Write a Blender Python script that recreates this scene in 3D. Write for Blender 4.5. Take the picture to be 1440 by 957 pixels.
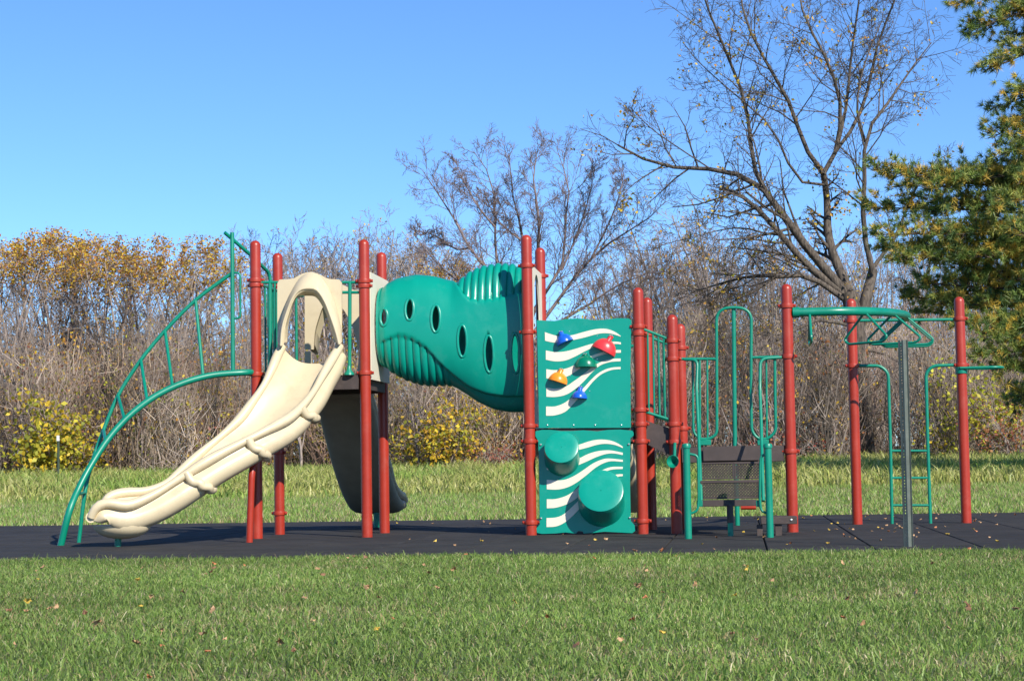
import bpy, math, random
import numpy as np
from mathutils import Vector, Matrix

random.seed(7)
R = math.radians
scene = bpy.context.scene
for o in list(bpy.data.objects):
    bpy.data.objects.remove(o)
COL = scene.collection

# ------------------------------------------------------------------ camera
FPX, CAMH, PITCH, ROLL, YAW = 2604.0, 0.7323, 0.0684, 0.0167, 0.1218
cy, sy = math.cos(YAW), math.sin(YAW)
cp, sp = math.cos(PITCH), math.sin(PITCH)
_R = Vector((cy, sy, 0)); _U = Vector((sy*sp, -cy*sp, cp)); FWD = Vector((-sy*cp, cy*cp, sp))
RIGHT = _R*math.cos(ROLL) - _U*math.sin(ROLL)
UP = _R*math.sin(ROLL) + _U*math.cos(ROLL)
CAM = Vector((0, 0, CAMH))
cd = bpy.data.cameras.new('camera'); cam = bpy.data.objects.new('camera', cd); COL.objects.link(cam)
cam.matrix_world = Matrix(((RIGHT.x, UP.x, -FWD.x, CAM.x), (RIGHT.y, UP.y, -FWD.y, CAM.y),
                           (RIGHT.z, UP.z, -FWD.z, CAM.z), (0, 0, 0, 1)))
cd.sensor_width = 36.0; cd.lens = FPX/1440*36.0; cd.clip_end = 3000; cd.clip_start = 0.05
scene.camera = cam
scene.render.resolution_x, scene.render.resolution_y = 1024, 680

# ------------------------------------------------------------------ sky, sun, exposure
SUN_AZ, SUN_EL = 38.0, 34.0          # to the right of straight behind the camera side of the frame
world = bpy.data.worlds.new('World'); scene.world = world; world.use_nodes = True
nt = world.node_tree
sky = nt.nodes.new('ShaderNodeTexSky'); sky.sky_type = 'NISHITA'; sky.sun_disc = False
sky.sun_elevation = R(SUN_EL); sky.sun_rotation = R(180 - SUN_AZ)
sky.air_density = 0.8; sky.dust_density = 0.0; sky.ozone_density = 10.0; sky.altitude = 0
bg = nt.nodes['Background']; bg.inputs['Strength'].default_value = 0.137
nt.links.new(sky.outputs['Color'], bg.inputs['Color'])
sl = bpy.data.lights.new('sun', 'SUN'); sun = bpy.data.objects.new('sun', sl); COL.objects.link(sun)
sl.energy = 5.0; sl.angle = R(0.53); sl.color = (1.0, 0.93, 0.82)
SUND = Vector((math.sin(R(SUN_AZ))*math.cos(R(SUN_EL)), -math.cos(R(SUN_AZ))*math.cos(R(SUN_EL)), math.sin(R(SUN_EL))))
sun.rotation_euler = SUND.to_track_quat('Z', 'Y').to_euler(); sun.location = (8, 4, 20)
scene.view_settings.view_transform = 'Standard'; scene.view_settings.look = 'None'
scene.view_settings.exposure = 0.47; scene.view_settings.gamma = 1.0
scene.view_settings.use_curve_mapping = False

# ------------------------------------------------------------------ pixel -> place
def ray(px, py):
    return FWD + RIGHT*((px-720)/FPX) - UP*((py-478.5)/FPX)
def at(px, py, Y):
    d = ray(px, py); t = (Y-CAM.y)/d.y
    return CAM + d*t
def gnd(px, py, z=0.0):
    d = ray(px, py); t = (z-CAM.z)/d.z
    return CAM + d*t
YF, YB = 20.034, 21.254              # front and back rows of posts
YC = (YF+YB)/2

# ------------------------------------------------------------------ materials
def newmat(name):
    m = bpy.data.materials.new(name); m.use_nodes = True
    return m, m.node_tree, m.node_tree.nodes['Principled BSDF']
def mat(name, col, rough=0.5, var=0.12, vscale=3.0, bump=0.0, bscale=40.0, metallic=0.0, spec=0.5, dirt=None, dirtscale=2.0, dirtamt=0.5, coat=0.0):
    m, t, b = newmat(name); N = t.nodes; L = t.links
    b.inputs['Roughness'].default_value = rough; b.inputs['Metallic'].default_value = metallic
    b.inputs['Specular IOR Level'].default_value = spec
    if coat: b.inputs['Coat Weight'].default_value = coat; b.inputs['Coat Roughness'].default_value = 0.2
    tc = N.new('ShaderNodeTexCoord')
    n = N.new('ShaderNodeTexNoise'); n.inputs['Scale'].default_value = vscale; n.inputs['Detail'].default_value = 6
    n.inputs['Roughness'].default_value = 0.65
    L.new(tc.outputs['Object'], n.inputs['Vector'])
    mr = N.new('ShaderNodeMapRange'); mr.inputs[1].default_value = 0.3; mr.inputs[2].default_value = 0.7
    mr.inputs[3].default_value = 1-var; mr.inputs[4].default_value = 1+var
    L.new(n.outputs['Fac'], mr.inputs[0])
    mx = N.new('ShaderNodeMix'); mx.data_type = 'RGBA'; mx.blend_type = 'MULTIPLY'; mx.inputs[0].default_value = 1
    mx.inputs[6].default_value = (*col, 1); L.new(mr.outputs[0], mx.inputs[7])
    out = mx.outputs[2]
    if dirt:
        n2 = N.new('ShaderNodeTexNoise'); n2.inputs['Scale'].default_value = dirtscale; n2.inputs['Detail'].default_value = 9
        n2.inputs['Roughness'].default_value = 0.75; L.new(tc.outputs['Object'], n2.inputs['Vector'])
        r2 = N.new('ShaderNodeMapRange'); r2.inputs[1].default_value = 0.52; r2.inputs[2].default_value = 0.78
        r2.inputs[4].default_value = dirtamt; L.new(n2.outputs['Fac'], r2.inputs[0])
        m2 = N.new('ShaderNodeMix'); m2.data_type = 'RGBA'; L.new(r2.outputs[0], m2.inputs[0]); L.new(out, m2.inputs[6])
        m2.inputs[7].default_value = (*dirt, 1); out = m2.outputs[2]
    L.new(out, b.inputs['Base Color'])
    rr = N.new('ShaderNodeMapRange'); rr.inputs[3].default_value = max(0.05, rough-0.08); rr.inputs[4].default_value = min(1, rough+0.12)
    L.new(n.outputs['Fac'], rr.inputs[0]); L.new(rr.outputs[0], b.inputs['Roughness'])
    if bump:
        bn = N.new('ShaderNodeTexNoise'); bn.inputs['Scale'].default_value = bscale; bn.inputs['Detail'].default_value = 4
        L.new(tc.outputs['Object'], bn.inputs['Vector'])
        bp = N.new('ShaderNodeBump'); bp.inputs['Strength'].default_value = bump; bp.inputs['Distance'].default_value = 0.01
        L.new(bn.outputs['Fac'], bp.inputs['Height']); L.new(bp.outputs[0], b.inputs['Normal'])
    return m
def tintmat(name, rough=0.6, translucent=0.0, spec=0.3, bump=0):
    """colour from the per-piece 'tint' attribute (each leaf, blade or twig has its own colour)"""
    m, t, b = newmat(name); N = t.nodes; L = t.links
    a = N.new('ShaderNodeAttribute'); a.attribute_name = 'tint'
    L.new(a.outputs['Color'], b.inputs['Base Color']); b.inputs['Roughness'].default_value = rough
    b.inputs['Specular IOR Level'].default_value = spec
    if translucent:
        tr = N.new('ShaderNodeBsdfTranslucent'); L.new(a.outputs['Color'], tr.inputs['Color'])
        mx = N.new('ShaderNodeMixShader'); mx.inputs[0].default_value = translucent
        o = N['Material Output']; L.new(b.outputs[0], mx.inputs[1]); L.new(tr.outputs[0], mx.inputs[2]); L.new(mx.outputs[0], o.inputs[0])
    return m
M = {}
M['red'] = mat('red_powder_coat', (0.32, 0.026, 0.010), 0.36, 0.12, 2.5, 0.05, 120, dirt=(0.38, 0.085, 0.055), dirtscale=3.5, dirtamt=0.55)
M['green'] = mat('green_powder_coat', (0.0, 0.20, 0.125), 0.36, 0.10, 4, 0.04, 120, dirt=(0.05, 0.25, 0.18), dirtscale=6, dirtamt=0.35)
M['teal'] = mat('teal_plastic', (0.0, 0.255, 0.185), 0.28, 0.06, 1.6, 0.03, 160, dirt=(0.05, 0.31, 0.24), dirtscale=3.4, dirtamt=0.6)
M['cream'] = mat('cream_plastic', (0.58, 0.49, 0.32), 0.36, 0.06, 1.8, 0.04, 120, dirt=(0.38, 0.30, 0.19), dirtscale=3.2, dirtamt=0.55)
M['ivory'] = mat('ivory_sheet', (0.72, 0.66, 0.52), 0.5, 0.04, 3)
M['deck'] = mat('brown_vinyl', (0.050, 0.036, 0.032), 0.6, 0.2, 5, 0.15, 90, dirt=(0.12, 0.09, 0.07), dirtscale=5, dirtamt=0.35)
M['under'] = mat('shaded_cream_plastic', (0.32, 0.275, 0.19), 0.45, 0.15, 3, 0.04, 90)  # darker copy of the cream, shade of the rear slide put into its colour
M['steel'] = mat('zinc_bolt', (0.6, 0.6, 0.58), 0.35, 0.1, 20, metallic=0.9)
M['hb'] = mat('blue_grip', (0.008, 0.10, 0.55), 0.3, 0.08, 8); M['hr'] = mat('red_grip', (0.62, 0.035, 0.04), 0.3, 0.1, 8)
M['hg'] = mat('green_grip', (0.0, 0.16, 0.09), 0.25, 0.08, 8); M['ho'] = mat('orange_grip', (0.80, 0.24, 0.012), 0.3, 0.08, 8)
M['signpost'] = mat('weathered_green_steel', (0.11, 0.13, 0.11), 0.5, 0.2, 6, 0.05, 80, metallic=0.35, dirt=(0.2, 0.2, 0.18), dirtscale=9, dirtamt=0.5)
M['leafm'] = tintmat('leaf', 0.55, 0.35); M['bladem'] = tintmat('grass_blade', 0.45, 0.38, 0.4)
M['twigm'] = tintmat('twig', 0.8, 0, 0.2); M['needlem'] = tintmat('pine_needle', 0.5, 0.15, 0.4)

def barkmat(name, c1, c2, scale=6):
    m, t, b = newmat(name); N = t.nodes; L = t.links
    tc = N.new('ShaderNodeTexCoord'); mp = N.new('ShaderNodeMapping'); mp.inputs['Scale'].default_value = (3, 3, 0.6)
    L.new(tc.outputs['Object'], mp.inputs[0])
    n = N.new('ShaderNodeTexNoise'); n.inputs['Scale'].default_value = scale; n.inputs['Detail'].default_value = 8; L.new(mp.outputs[0], n.inputs['Vector'])
    cr = N.new('ShaderNodeValToRGB'); cr.color_ramp.elements[0].position = 0.35; cr.color_ramp.elements[1].position = 0.68
    cr.color_ramp.elements[0].color = (*c1, 1); cr.color_ramp.elements[1].color = (*c2, 1)
    L.new(n.outputs['Fac'], cr.inputs[0]); L.new(cr.outputs[0], b.inputs['Base Color']); b.inputs['Roughness'].default_value = 0.9
    bp = N.new('ShaderNodeBump'); bp.inputs['Strength'].default_value = 0.6; bp.inputs['Distance'].default_value = 0.03
    L.new(n.outputs['Fac'], bp.inputs['Height']); L.new(bp.outputs[0], b.inputs['Normal'])
    return m
M['bark'] = barkmat('grey_brown_bark', (0.038, 0.030, 0.024), (0.145, 0.118, 0.092))
M['bark2'] = barkmat('pinkish_grey_bark', (0.19, 0.155, 0.135), (0.42, 0.34, 0.29))
M['bark3'] = barkmat('purplish_grey_bark', (0.11, 0.082, 0.078), (0.27, 0.205, 0.19))
M['barkp'] = barkmat('dark_pine_bark', (0.03, 0.022, 0.018), (0.11, 0.08, 0.06))

# ------------------------------------------------------------------ mesh helpers
def bez(pts, n=10):
    """Catmull-Rom through the points"""
    P = [Vector(p) for p in pts]; out = []
    Q = [P[0]*2-P[1]] + P + [P[-1]*2-P[-2]]
    for i in range(1, len(Q)-2):
        a, b, c, d = Q[i-1], Q[i], Q[i+1], Q[i+2]
        for k in range(n):
            t = k/n
            out.append(0.5*((2*b) + (c-a)*t + (2*a-5*b+4*c-d)*t*t + (3*b-a-3*c+d)*t**3))
    out.append(P[-1]); return out
def fillet(pts, r=0.06, n=5):
    P = [Vector(p) for p in pts]; out = [P[0]]
    for i in range(1, len(P)-1):
        a = P[i-1]-P[i]; b = P[i+1]-P[i]; rr = min(r, a.length*0.49, b.length*0.49)
        s = P[i]+a.normalized()*rr; e = P[i]+b.normalized()*rr
        for k in range(n+1):
            t = k/n; out.append(s*(1-t)**2 + P[i]*2*t*(1-t) + e*t*t)
    out.append(P[-1]); return out
class MB:
    def __init__(s): s.v = []; s.f = []
    def add(s, vs, fs):
        o = len(s.v); s.v += [tuple(v) for v in vs]; s.f += [tuple(i+o for i in f) for f in fs]; return s
    def box(s, a, b):
        x0, y0, z0 = a; x1, y1, z1 = b
        return s.add([(x0,y0,z0),(x1,y0,z0),(x1,y1,z0),(x0,y1,z0),(x0,y0,z1),(x1,y0,z1),(x1,y1,z1),(x0,y1,z1)],
                     [(0,3,2,1),(4,5,6,7),(0,1,5,4),(1,2,6,5),(2,3,7,6),(3,0,4,7)])
    def bbox(s, a, b, r=0.006):
        """box with chamfered edges"""
        a = [min(p, q) for p, q in zip(a, b)], [max(p, q) for p, q in zip(a, b)]
        lo, hi = a; r = min(r, *[(h-l)*0.45 for l, h in zip(lo, hi)])
        v = []; idx = {}
        for sx in (0, 1):
            for sy_ in (0, 1):
                for sz in (0, 1):
                    for ax in range(3):
                        p = [hi[i] if q else lo[i] for i, q in enumerate((sx, sy_, sz))]
                        for i, q in enumerate((sx, sy_, sz)):
                            if i != ax: p[i] += -r if q else r
                        idx[(sx, sy_, sz, ax)] = len(v); v.append(p)
        f = []
        for ax in range(3):
            o = [i for i in range(3) if i != ax]
            for q in (0, 1):
                loop = []
                for u, w in ((0,0),(1,0),(1,1),(0,1)):
                    k = [0,0,0]; k[ax] = q; k[o[0]] = u; k[o[1]] = w; loop.append(idx[(*k, ax)])
                f.append(loop)
        for ax in range(3):
            o = [i for i in range(3) if i != ax]
            for u in (0, 1):
                for w in (0, 1):
                    k0 = [0,0,0]; k0[o[0]] = u; k0[o[1]] = w; k1 = list(k0); k1[ax] = 1
                    f.append([idx[(*k0, o[0])], idx[(*k0, o[1])], idx[(*k1, o[1])], idx[(*k1, o[0])]])
        for k in [(a_, b_, c_) for a_ in (0,1) for b_ in (0,1) for c_ in (0,1)]:
            f.append([idx[(*k, 0)], idx[(*k, 1)], idx[(*k, 2)]])
        return s.add(v, f)
    def tube(s, pts, r, n=10, caps=True, closed=False):
        P = [Vector(p) for p in pts]; m = len(P)
        rr = r if isinstance(r, (list, tuple)) else [r]*m
        T = []
        for i in range(m):
            if closed: t = P[(i+1) % m]-P[i-1]
            else: t = P[min(i+1, m-1)]-P[max(i-1, 0)]
            T.append(t.normalized())
        u = T[0].orthogonal().normalized(); vs = []
        for i in range(m):
            u = (u - T[i]*u.dot(T[i])).normalized(); w = T[i].cross(u)
            for k in range(n):
                a = 2*math.pi*k/n; vs.append(P[i]+(u*math.cos(a)+w*math.sin(a))*rr[i])
        fs = []
        for i in range(m if closed else m-1):
            j = (i+1) % m
            for k in range(n):
                k2 = (k+1) % n; fs.append((i*n+k, i*n+k2, j*n+k2, j*n+k))
        if caps and not closed:
            fs.append(tuple(range(n-1, -1, -1))); fs.append(tuple((m-1)*n+k for k in range(n)))
        return s.add(vs, fs)
    def lathe(s, prof, c, n=20, axis=(0,0,1), caps=True):
        """prof: (radius, along) pairs"""
        A = Vector(axis).normalized(); u = A.orthogonal().normalized(); w = A.cross(u); c = Vector(c); vs = []
        for r, h in prof:
            for k in range(n):
                a = 2*math.pi*k/n; vs.append(c+A*h+(u*math.cos(a)+w*math.sin(a))*r)
        fs = [(i*n+k, i*n+(k+1) % n, (i+1)*n+(k+1) % n, (i+1)*n+k) for i in range(len(prof)-1) for k in range(n)]
        if caps:
            fs.append(tuple(range(n-1, -1, -1))); fs.append(tuple((len(prof)-1)*n+k for k in range(n)))
        return s.add(vs, fs)
    def strip(s, A, B, off):
        """plate between two equal-length paths, with thickness vector off"""
        n = len(A); off = Vector(off)
        vs = [Vector(p) for p in A]+[Vector(p) for p in B]; vs += [p+off for p in vs]
        fs = []
        for i in range(n-1):
            fs += [(i, i+1, n+i+1, n+i), (2*n+i, 3*n+i, 3*n+i+1, 2*n+i+1),
                   (i, 2*n+i, 2*n+i+1, i+1), (n+i, n+i+1, 3*n+i+1, 3*n+i)]
        fs += [(0, n, 3*n, 2*n), (n-1, 3*n-1, 4*n-1, 2*n-1)]
        return s.add(vs, fs)
    def loft(s, rings, closed=True):
        n = len(rings[0]); vs = [Vector(p) for r in rings for p in r]; fs = []
        for i in range(len(rings)-1):
            for k in range(n if closed else n-1):
                k2 = (k+1) % n; fs.append((i*n+k, i*n+k2, (i+1)*n+k2, (i+1)*n+k))
        return s.add(vs, fs)
    def poly(s, P, off):
        n = len(P); off = Vector(off); vs = [Vector(p) for p in P]; vs += [p+off for p in vs]
        fs = [tuple(range(n)), tuple(range(2*n-1, n-1, -1))]+[(i, n+i, n+(i+1) % n, (i+1) % n) for i in range(n)]
        return s.add(vs, fs)
    def mesh(s, name, material, smooth=40):
        me = bpy.data.meshes.new(name); me.from_pydata(s.v, [], s.f)
        import bmesh
        bm = bmesh.new(); bm.from_mesh(me); bmesh.ops.recalc_face_normals(bm, faces=bm.faces); bm.to_mesh(me); bm.free()
        if material: me.materials.append(material)
        if smooth:
            me.shade_smooth(); me.set_sharp_from_angle(angle=R(smooth))
        return me
    def build(s, name, material, parent=None, smooth=40):
        return link(name, s.mesh(name, material, smooth), parent)
def wpos(o):
    p = Vector((0, 0, 0))
    while o is not None: p += o.location; o = o.parent
    return p
def link(name, me, parent=None, loc=None):
    """meshes are in world coordinates unless loc is given (then local to it)"""
    o = bpy.data.objects.new(name, me); COL.objects.link(o)
    base = wpos(parent) if parent else Vector((0, 0, 0))
    o.parent = parent
    o.location = (Vector(loc) if loc is not None else Vector((0, 0, 0))) - base
    return o
def npmesh(name, V, F, material, tint=None, smooth=False):
    V = np.asarray(V, np.float32).reshape(-1, 3); F = np.asarray(F, np.int32)
    me = bpy.data.meshes.new(name); me.vertices.add(len(V)); me.vertices.foreach_set('co', V.ravel())
    k = F.shape[1]; me.loops.add(F.size); me.loops.foreach_set('vertex_index', F.ravel())
    me.polygons.add(len(F)); me.polygons.foreach_set('loop_start', np.arange(0, F.size, k, dtype=np.int32))
    if tint is not None:
        a = me.attributes.new('tint', 'FLOAT_COLOR', 'POINT')
        c = np.ones((len(V), 4), np.float32); c[:, :3] = tint; a.data.foreach_set('color', c.ravel())
    me.update(calc_edges=True); me.validate()
    if smooth: me.shade_smooth()
    me.materials.append(material); return me
def tag(o, label=None, cat=None, group=None, kind=None):
    if label: o['label'] = label
    if cat: o['category'] = cat
    if group: o['group'] = group
    if kind: o['kind'] = kind
    return o
def empty(name, loc, label=None, cat=None, group=None):
    o = bpy.data.objects.new(name, None); COL.objects.link(o); o.location = loc; o.empty_display_size = 0.2
    return tag(o, label, cat, group)
def mix(a, b, t): return tuple(x*(1-t)+y*t for x, y in zip(a, b))

# ================================================================== THE SETTING
def groundh(x, y):
    """gentle rise of the meadow towards the wood"""
    t = np.clip((np.asarray(y, float)-28)/34.0, 0, 1.6)
    return 0.55*t*t*(3-2*np.minimum(t, 1))
def ground_sheet():
    xs = np.concatenate([np.linspace(-900, -60, 14), np.linspace(-55, 55, 56), np.linspace(60, 900, 14)])
    ys = np.concatenate([np.linspace(-400, -10, 8), np.linspace(-5, 110, 70), np.linspace(125, 1500, 16)])
    X, Y = np.meshgrid(xs, ys); Z = groundh(X, Y)-0.012
    pad = (X > -14.2) & (X < 8) & (Y > 14.9) & (Y < 26.6); Z = np.where(pad, -0.07, Z)
    n = len(xs); V = np.stack([X, Y, Z], -1).reshape(-1, 3)
    i, j = np.meshgrid(np.arange(len(ys)-1), np.arange(n-1), indexing='ij'); a = (i*n+j).ravel()
    F = np.stack([a, a+1, a+n+1, a+n], -1)
    m, t, b = newmat('turf_soil'); N = t.nodes; L = t.links
    tc = N.new('ShaderNodeTexCoord'); n1 = N.new('ShaderNodeTexNoise'); n1.inputs['Scale'].default_value = 0.9; n1.inputs['Detail'].default_value = 10
    n1.inputs['Roughness'].default_value = 0.75
    L.new(tc.outputs['Object'], n1.inputs['Vector'])
    cr = N.new('ShaderNodeValToRGB'); e = cr.color_ramp.elements; e[0].position = 0.32; e[0].color = (0.075, 0.105, 0.026, 1); e[1].position = 0.7; e[1].color = (0.17, 0.16, 0.06, 1)
    L.new(n1.outputs['Fac'], cr.inputs[0]); L.new(cr.outputs[0], b.inputs['Base Color']); b.inputs['Roughness'].default_value = 0.95
    bp = N.new('ShaderNodeBump'); n2 = N.new('ShaderNodeTexNoise'); n2.inputs['Scale'].default_value = 30; L.new(tc.outputs['Object'], n2.inputs['Vector'])
    L.new(n2.outputs['Fac'], bp.inputs['Height']); bp.inputs['Distance'].default_value = 0.05; L.new(bp.outputs[0], b.inputs['Normal'])
    o = link('ground', npmesh('ground', V, F, m, smooth=True)); tag(o, kind='structure', label='mown lawn and rough meadow ground reaching to the wood')
ground_sheet()

# rubber safety surface: a sheet with each tile laid on it
PX0, PX1, PY0, PY1, TS = -12.4, 5.6, 15.52, 26.32, 0.9
def rubber():
    m, t, b = newmat('black_rubber'); N = t.nodes; L = t.links
    tc = N.new('ShaderNodeTexCoord'); oi = N.new('ShaderNodeObjectInfo')
    va = N.new('ShaderNodeVectorMath'); va.operation = 'MULTIPLY_ADD'; L.new(oi.outputs['Random'], va.inputs[0]); va.inputs[1].default_value = (40, 40, 40)
    L.new(tc.outputs['Object'], va.inputs[2])
    n = N.new('ShaderNodeTexNoise'); n.inputs['Scale'].default_value = 2.2; n.inputs['Detail'].default_value = 8; n.inputs['Roughness'].default_value = 0.7
    L.new(va.outputs[0], n.inputs['Vector'])
    cr = N.new('ShaderNodeValToRGB'); e = cr.color_ramp.elements; e[0].position = 0.3; e[0].color = (0.019, 0.0185, 0.0180, 1); e[1].position = 0.75; e[1].color = (0.046, 0.043, 0.040, 1)
    L.new(n.outputs['Fac'], cr.inputs[0])
    mr = N.new('ShaderNodeMapRange'); mr.inputs[3].default_value = 0.9; mr.inputs[4].default_value = 1.1; L.new(oi.outputs['Random'], mr.inputs[0])
    mx = N.new('ShaderNodeMix'); mx.data_type = 'RGBA'; mx.blend_type = 'MULTIPLY'; mx.inputs[0].default_value = 1; L.new(cr.outputs[0], mx.inputs[6]); L.new(mr.outputs[0], mx.inputs[7])
    L.new(mx.outputs[2], b.inputs['Base Color']); b.inputs['Roughness'].default_value = 0.85; b.inputs['Specular IOR Level'].default_value = 0.25
    n2 = N.new('ShaderNodeTexNoise'); n2.inputs['Scale'].default_value = 160; L.new(tc.outputs['Object'], n2.inputs['Vector'])
    bp = N.new('ShaderNodeBump'); bp.inputs['Strength'].default_value = 0.5; bp.inputs['Distance'].default_value = 0.004
    L.new(n2.outputs['Fac'], bp.inputs['Height']); L.new(bp.outputs[0], b.inputs['Normal'])
    base = MB().box((PX0, PY0, -0.06), (PX1, PY1, -0.028)).build('pavement', m, smooth=0)
    tag(base, kind='structure', label='black rubber safety surface under the playground')
    h = TS/2-0.007
    me = MB().bbox((-h, -h, -0.027), (h, h, 0.0), 0.006).mesh('tile', m, 0)
    nx, ny = round((PX1-PX0)/TS), round((PY1-PY0)/TS)
    for i in range(nx):
        for j in range(ny):
            o = link('tile', me, base, (PX0+(i+.5)*TS, PY0+(j+.5)*TS, random.uniform(-0.0025, 0.0)))
            o.rotation_euler.z = random.uniform(-0.003, 0.003)
rubber()

# ================================================================== PLAY STRUCTURE
root = empty('playground_structure', (-2.0, YC, 0),
             'large red green and cream playground structure with slides, tunnel and climbing panels', 'playground')
POSTS = {'P1': (359, 338, 361.8, YF, (394, 401, 526)), 'P2': (391.5, 355.5, 391.9, YB, (401, 636, 721)),
         'P3': (512.5, 336.5, 515.1, YF, (395, 402, 524)), 'P4': (537, 354.5, 540, YB, (406,)),
         'P5': (741.5, 330, 745.5, YF, (373.5, 466.7, 598.5, 620, 734)), 'P6': (761, 348, 764.5, YB, (388,)),
         'P7': (897, 404, 904, YF, (459, 469, 576, 596, 620, 732)), 'P8': (911, 418, 915.5, YB, (470,)),
         'P9': (945.7, 442, 951, YF, (479, 504.5, 596, 621)), 'P10': (957.8, 455, 961, YB, (489, 602, 634)),
         'P11': (1105.5, 399, 1115, YF, (430, 501, 634)),
         'P12': (1198.6, 419.7, 1204, 22.22, (451, 514)), 'P13': (1349, 417, 1359, 22.25, (448, 513))}
PR = 0.060
def clamp_mesh():
    mb = MB()
    mb.lathe([(PR+.001, -.024), (PR+.013, -.022), (PR+.016, 0), (PR+.013, .022), (PR+.001, .024)], (0, 0, 0), 20, caps=False)
    for sx in (-1, 1):
        mb.bbox((sx*(PR+.004), -.014, -.017), (sx*(PR+.036), .014, .017), .004)
        mb.lathe([(.010, 0), (.010, .008), (.006, .012)], (sx*(PR+.024), -.014, 0), 8, (0, -1, 0))
    return mb.mesh('clamp', M['red'])
CLAMP = clamp_mesh()
PP = {}
for k, (tx, ty, bx_, Y, cl) in POSTS.items():
    # X from the middle of top and foot, height from the top
    T = at(tx, ty, Y); B = gnd(bx_, 0, 0) if False else at(bx_, 750, Y)
    x = (T.x+B.x)/2; H = T.z; PP[k] = Vector((x, Y, H))
    dome = [(PR*math.cos(a), H-PR+PR*math.sin(a)) for a in [i*math.pi/2/6 for i in range(6)]]+[(0.003, H)]
    foot = [(PR+.0005, -0.02), (PR, .01)]
    p = MB().lathe([(r, z) for r, z in foot]+[(PR, H*0.3), (PR, H*0.6)]+dome, (x, Y, 0), 24).build('post', M['red'], root)
    for y in cl:
        z = at(tx+(bx_-tx)*(y-ty)/(750-ty), y, Y).z
        c = link('clamp', CLAMP, p, (x, Y, z)); c.rotation_euler.z = random.uniform(-.35, .35)
def A(px, py, dy=0.0, Y=YF): return at(px, py, Y+dy)

ZL = A(436, 527).z; ZR = A(820, 601).z; ZM = A(1030, 627).z
def deck(a, b, c, d, z, name='deck', front=0):
    x0, x1 = a.x, b.x
    mb = MB(); mb.bbox((x0+.0, YF+.02+front, z-.05), (x1, YB-.02, z), .006)
    for y0, y1 in ((YF-.02+front, YF+.016+front), (YB-.016, YB+.02)):
        mb.bbox((x0+PR+.012, y0, z-.17), (x1-PR-.012, y1, z-.004), .004)
    for xx in (x0, x1-.03):
        mb.bbox((xx, YF+PR+.01, z-.17), (xx+.03, YB-PR-.01, z-.053), .004)
    return mb.build(name, M['deck'], root)
deck(PP['P1'], PP['P3'], 0, 0, ZL); deck(PP['P5'], PP['P7'], 0, 0, ZR, front=.036); deck(PP['P9'], PP['P11'], 0, 0, ZM)

# ---------------------------------------------------------------- entrance hood panels of the left deck
def resample(P, n):
    P = [Vector(p) for p in P]; L = [0]
    for a, b in zip(P, P[1:]): L.append(L[-1]+(b-a).length)
    out = []; j = 0
    for i in range(n):
        t = L[-1]*i/(n-1)
        while j < len(L)-2 and L[j+1] < t: j += 1
        out.append(P[j].lerp(P[j+1], (t-L[j])/max(1e-9, L[j+1]-L[j])))
    return out
def hood(parent):
    dY = -.055
    outer = [(390, 481), (390, 440), (390, 396), (392, 393), (412, 392), (424, 385), (436, 381.5), (449, 385), (460, 392), (478, 393), (480.5, 396), (480.5, 440), (480.5, 481)]
    inner = [(403, 481), (405, 455), (410, 436), (416, 419), (420, 416), (431, 415.5), (443, 417), (452, 428), (461, 448), (467, 468), (469, 481)]
    O = resample([A(x, y, dY) for x, y in outer], 40); I = resample(bez([A(x, y, dY) for x, y in inner], 5), 40)
    p = MB().strip(O, I, (0, .03, 0)).build('hood_panel', M['cream'], parent, 30)
    # vault that stands out from the panel
    back = [(391, 472), (394, 455), (402, 430), (412, 405), (423, 389), (437, 382.5), (451, 389), (464, 408), (473, 432), (479, 458), (480, 474)]
    front = [(395, 486), (397, 462), (403, 440), (412, 418), (421, 408), (433, 405), (446, 408), (457, 424), (466, 447), (473, 468), (477, 484)]
    BK = resample(bez([A(x, y, dY-.004) for x, y in back], 5), 36); FR = resample(bez([A(x, y, dY-.20) for x, y in front], 5), 36)
    rings = []
    for t, bul in ((0, 0), (.25, .018), (.5, .026), (.8, .018), (1, 0)):
        c = (BK[0]+BK[-1])/2; rings.append([a.lerp(b, t)+((a.lerp(b, t)-c).normalized()*bul) for a, b in zip(BK, FR)])
    IN = [a+(((BK[0]+BK[-1])/2)-a).normalized()*.03 + Vector((0, .0, 0)) for a in FR]
    rings.append(IN)
    rings.append([a.lerp(b, .92) for a, b in zip(IN, I[2:38])])
    MB().loft(rings, False).build('hood', M['cream'], p, 60)
    MB().tube(FR, .013, 8).build('hood_rim', M['cream'], p)
    lo = [A(471, 484, dY), A(481, 484, dY), A(481, 527, dY), A(468, 527, dY)]
    MB().poly(lo, (0, .03, 0)).build('side_plate', M['cream'], p, 20)
    lo = [A(390, 484, dY), A(399, 484, dY), A(402, 527, dY), A(390, 527, dY)]
    MB().poly(lo, (0, .03, 0)).build('side_plate', M['cream'], p, 20)
    return p
hp = hood(root)
tag(hp, 'cream arched hood panel over the front slide entrance')
def mirrored(src, parent, cyv):
    """a copy turned about so that it faces the other way (Y mirrored through cyv)"""
    def rec(o, par):
        me = o.data.copy(); n = len(me.vertices); co = np.empty(n*3, np.float32); me.vertices.foreach_get('co', co); co = co.reshape(-1, 3)
        co[:, 1] = 2*cyv-co[:, 1]; me.vertices.foreach_set('co', co.ravel()); me.flip_normals(); me.update()
        q = link(o.name.split('.')[0], me, par)
        for c in o.children: rec(c, q)
        return q
    return rec(src, parent)
hp2 = mirrored(hp, root, YC); tag(hp2, 'cream arched hood panel over the rear slide entrance')

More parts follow.
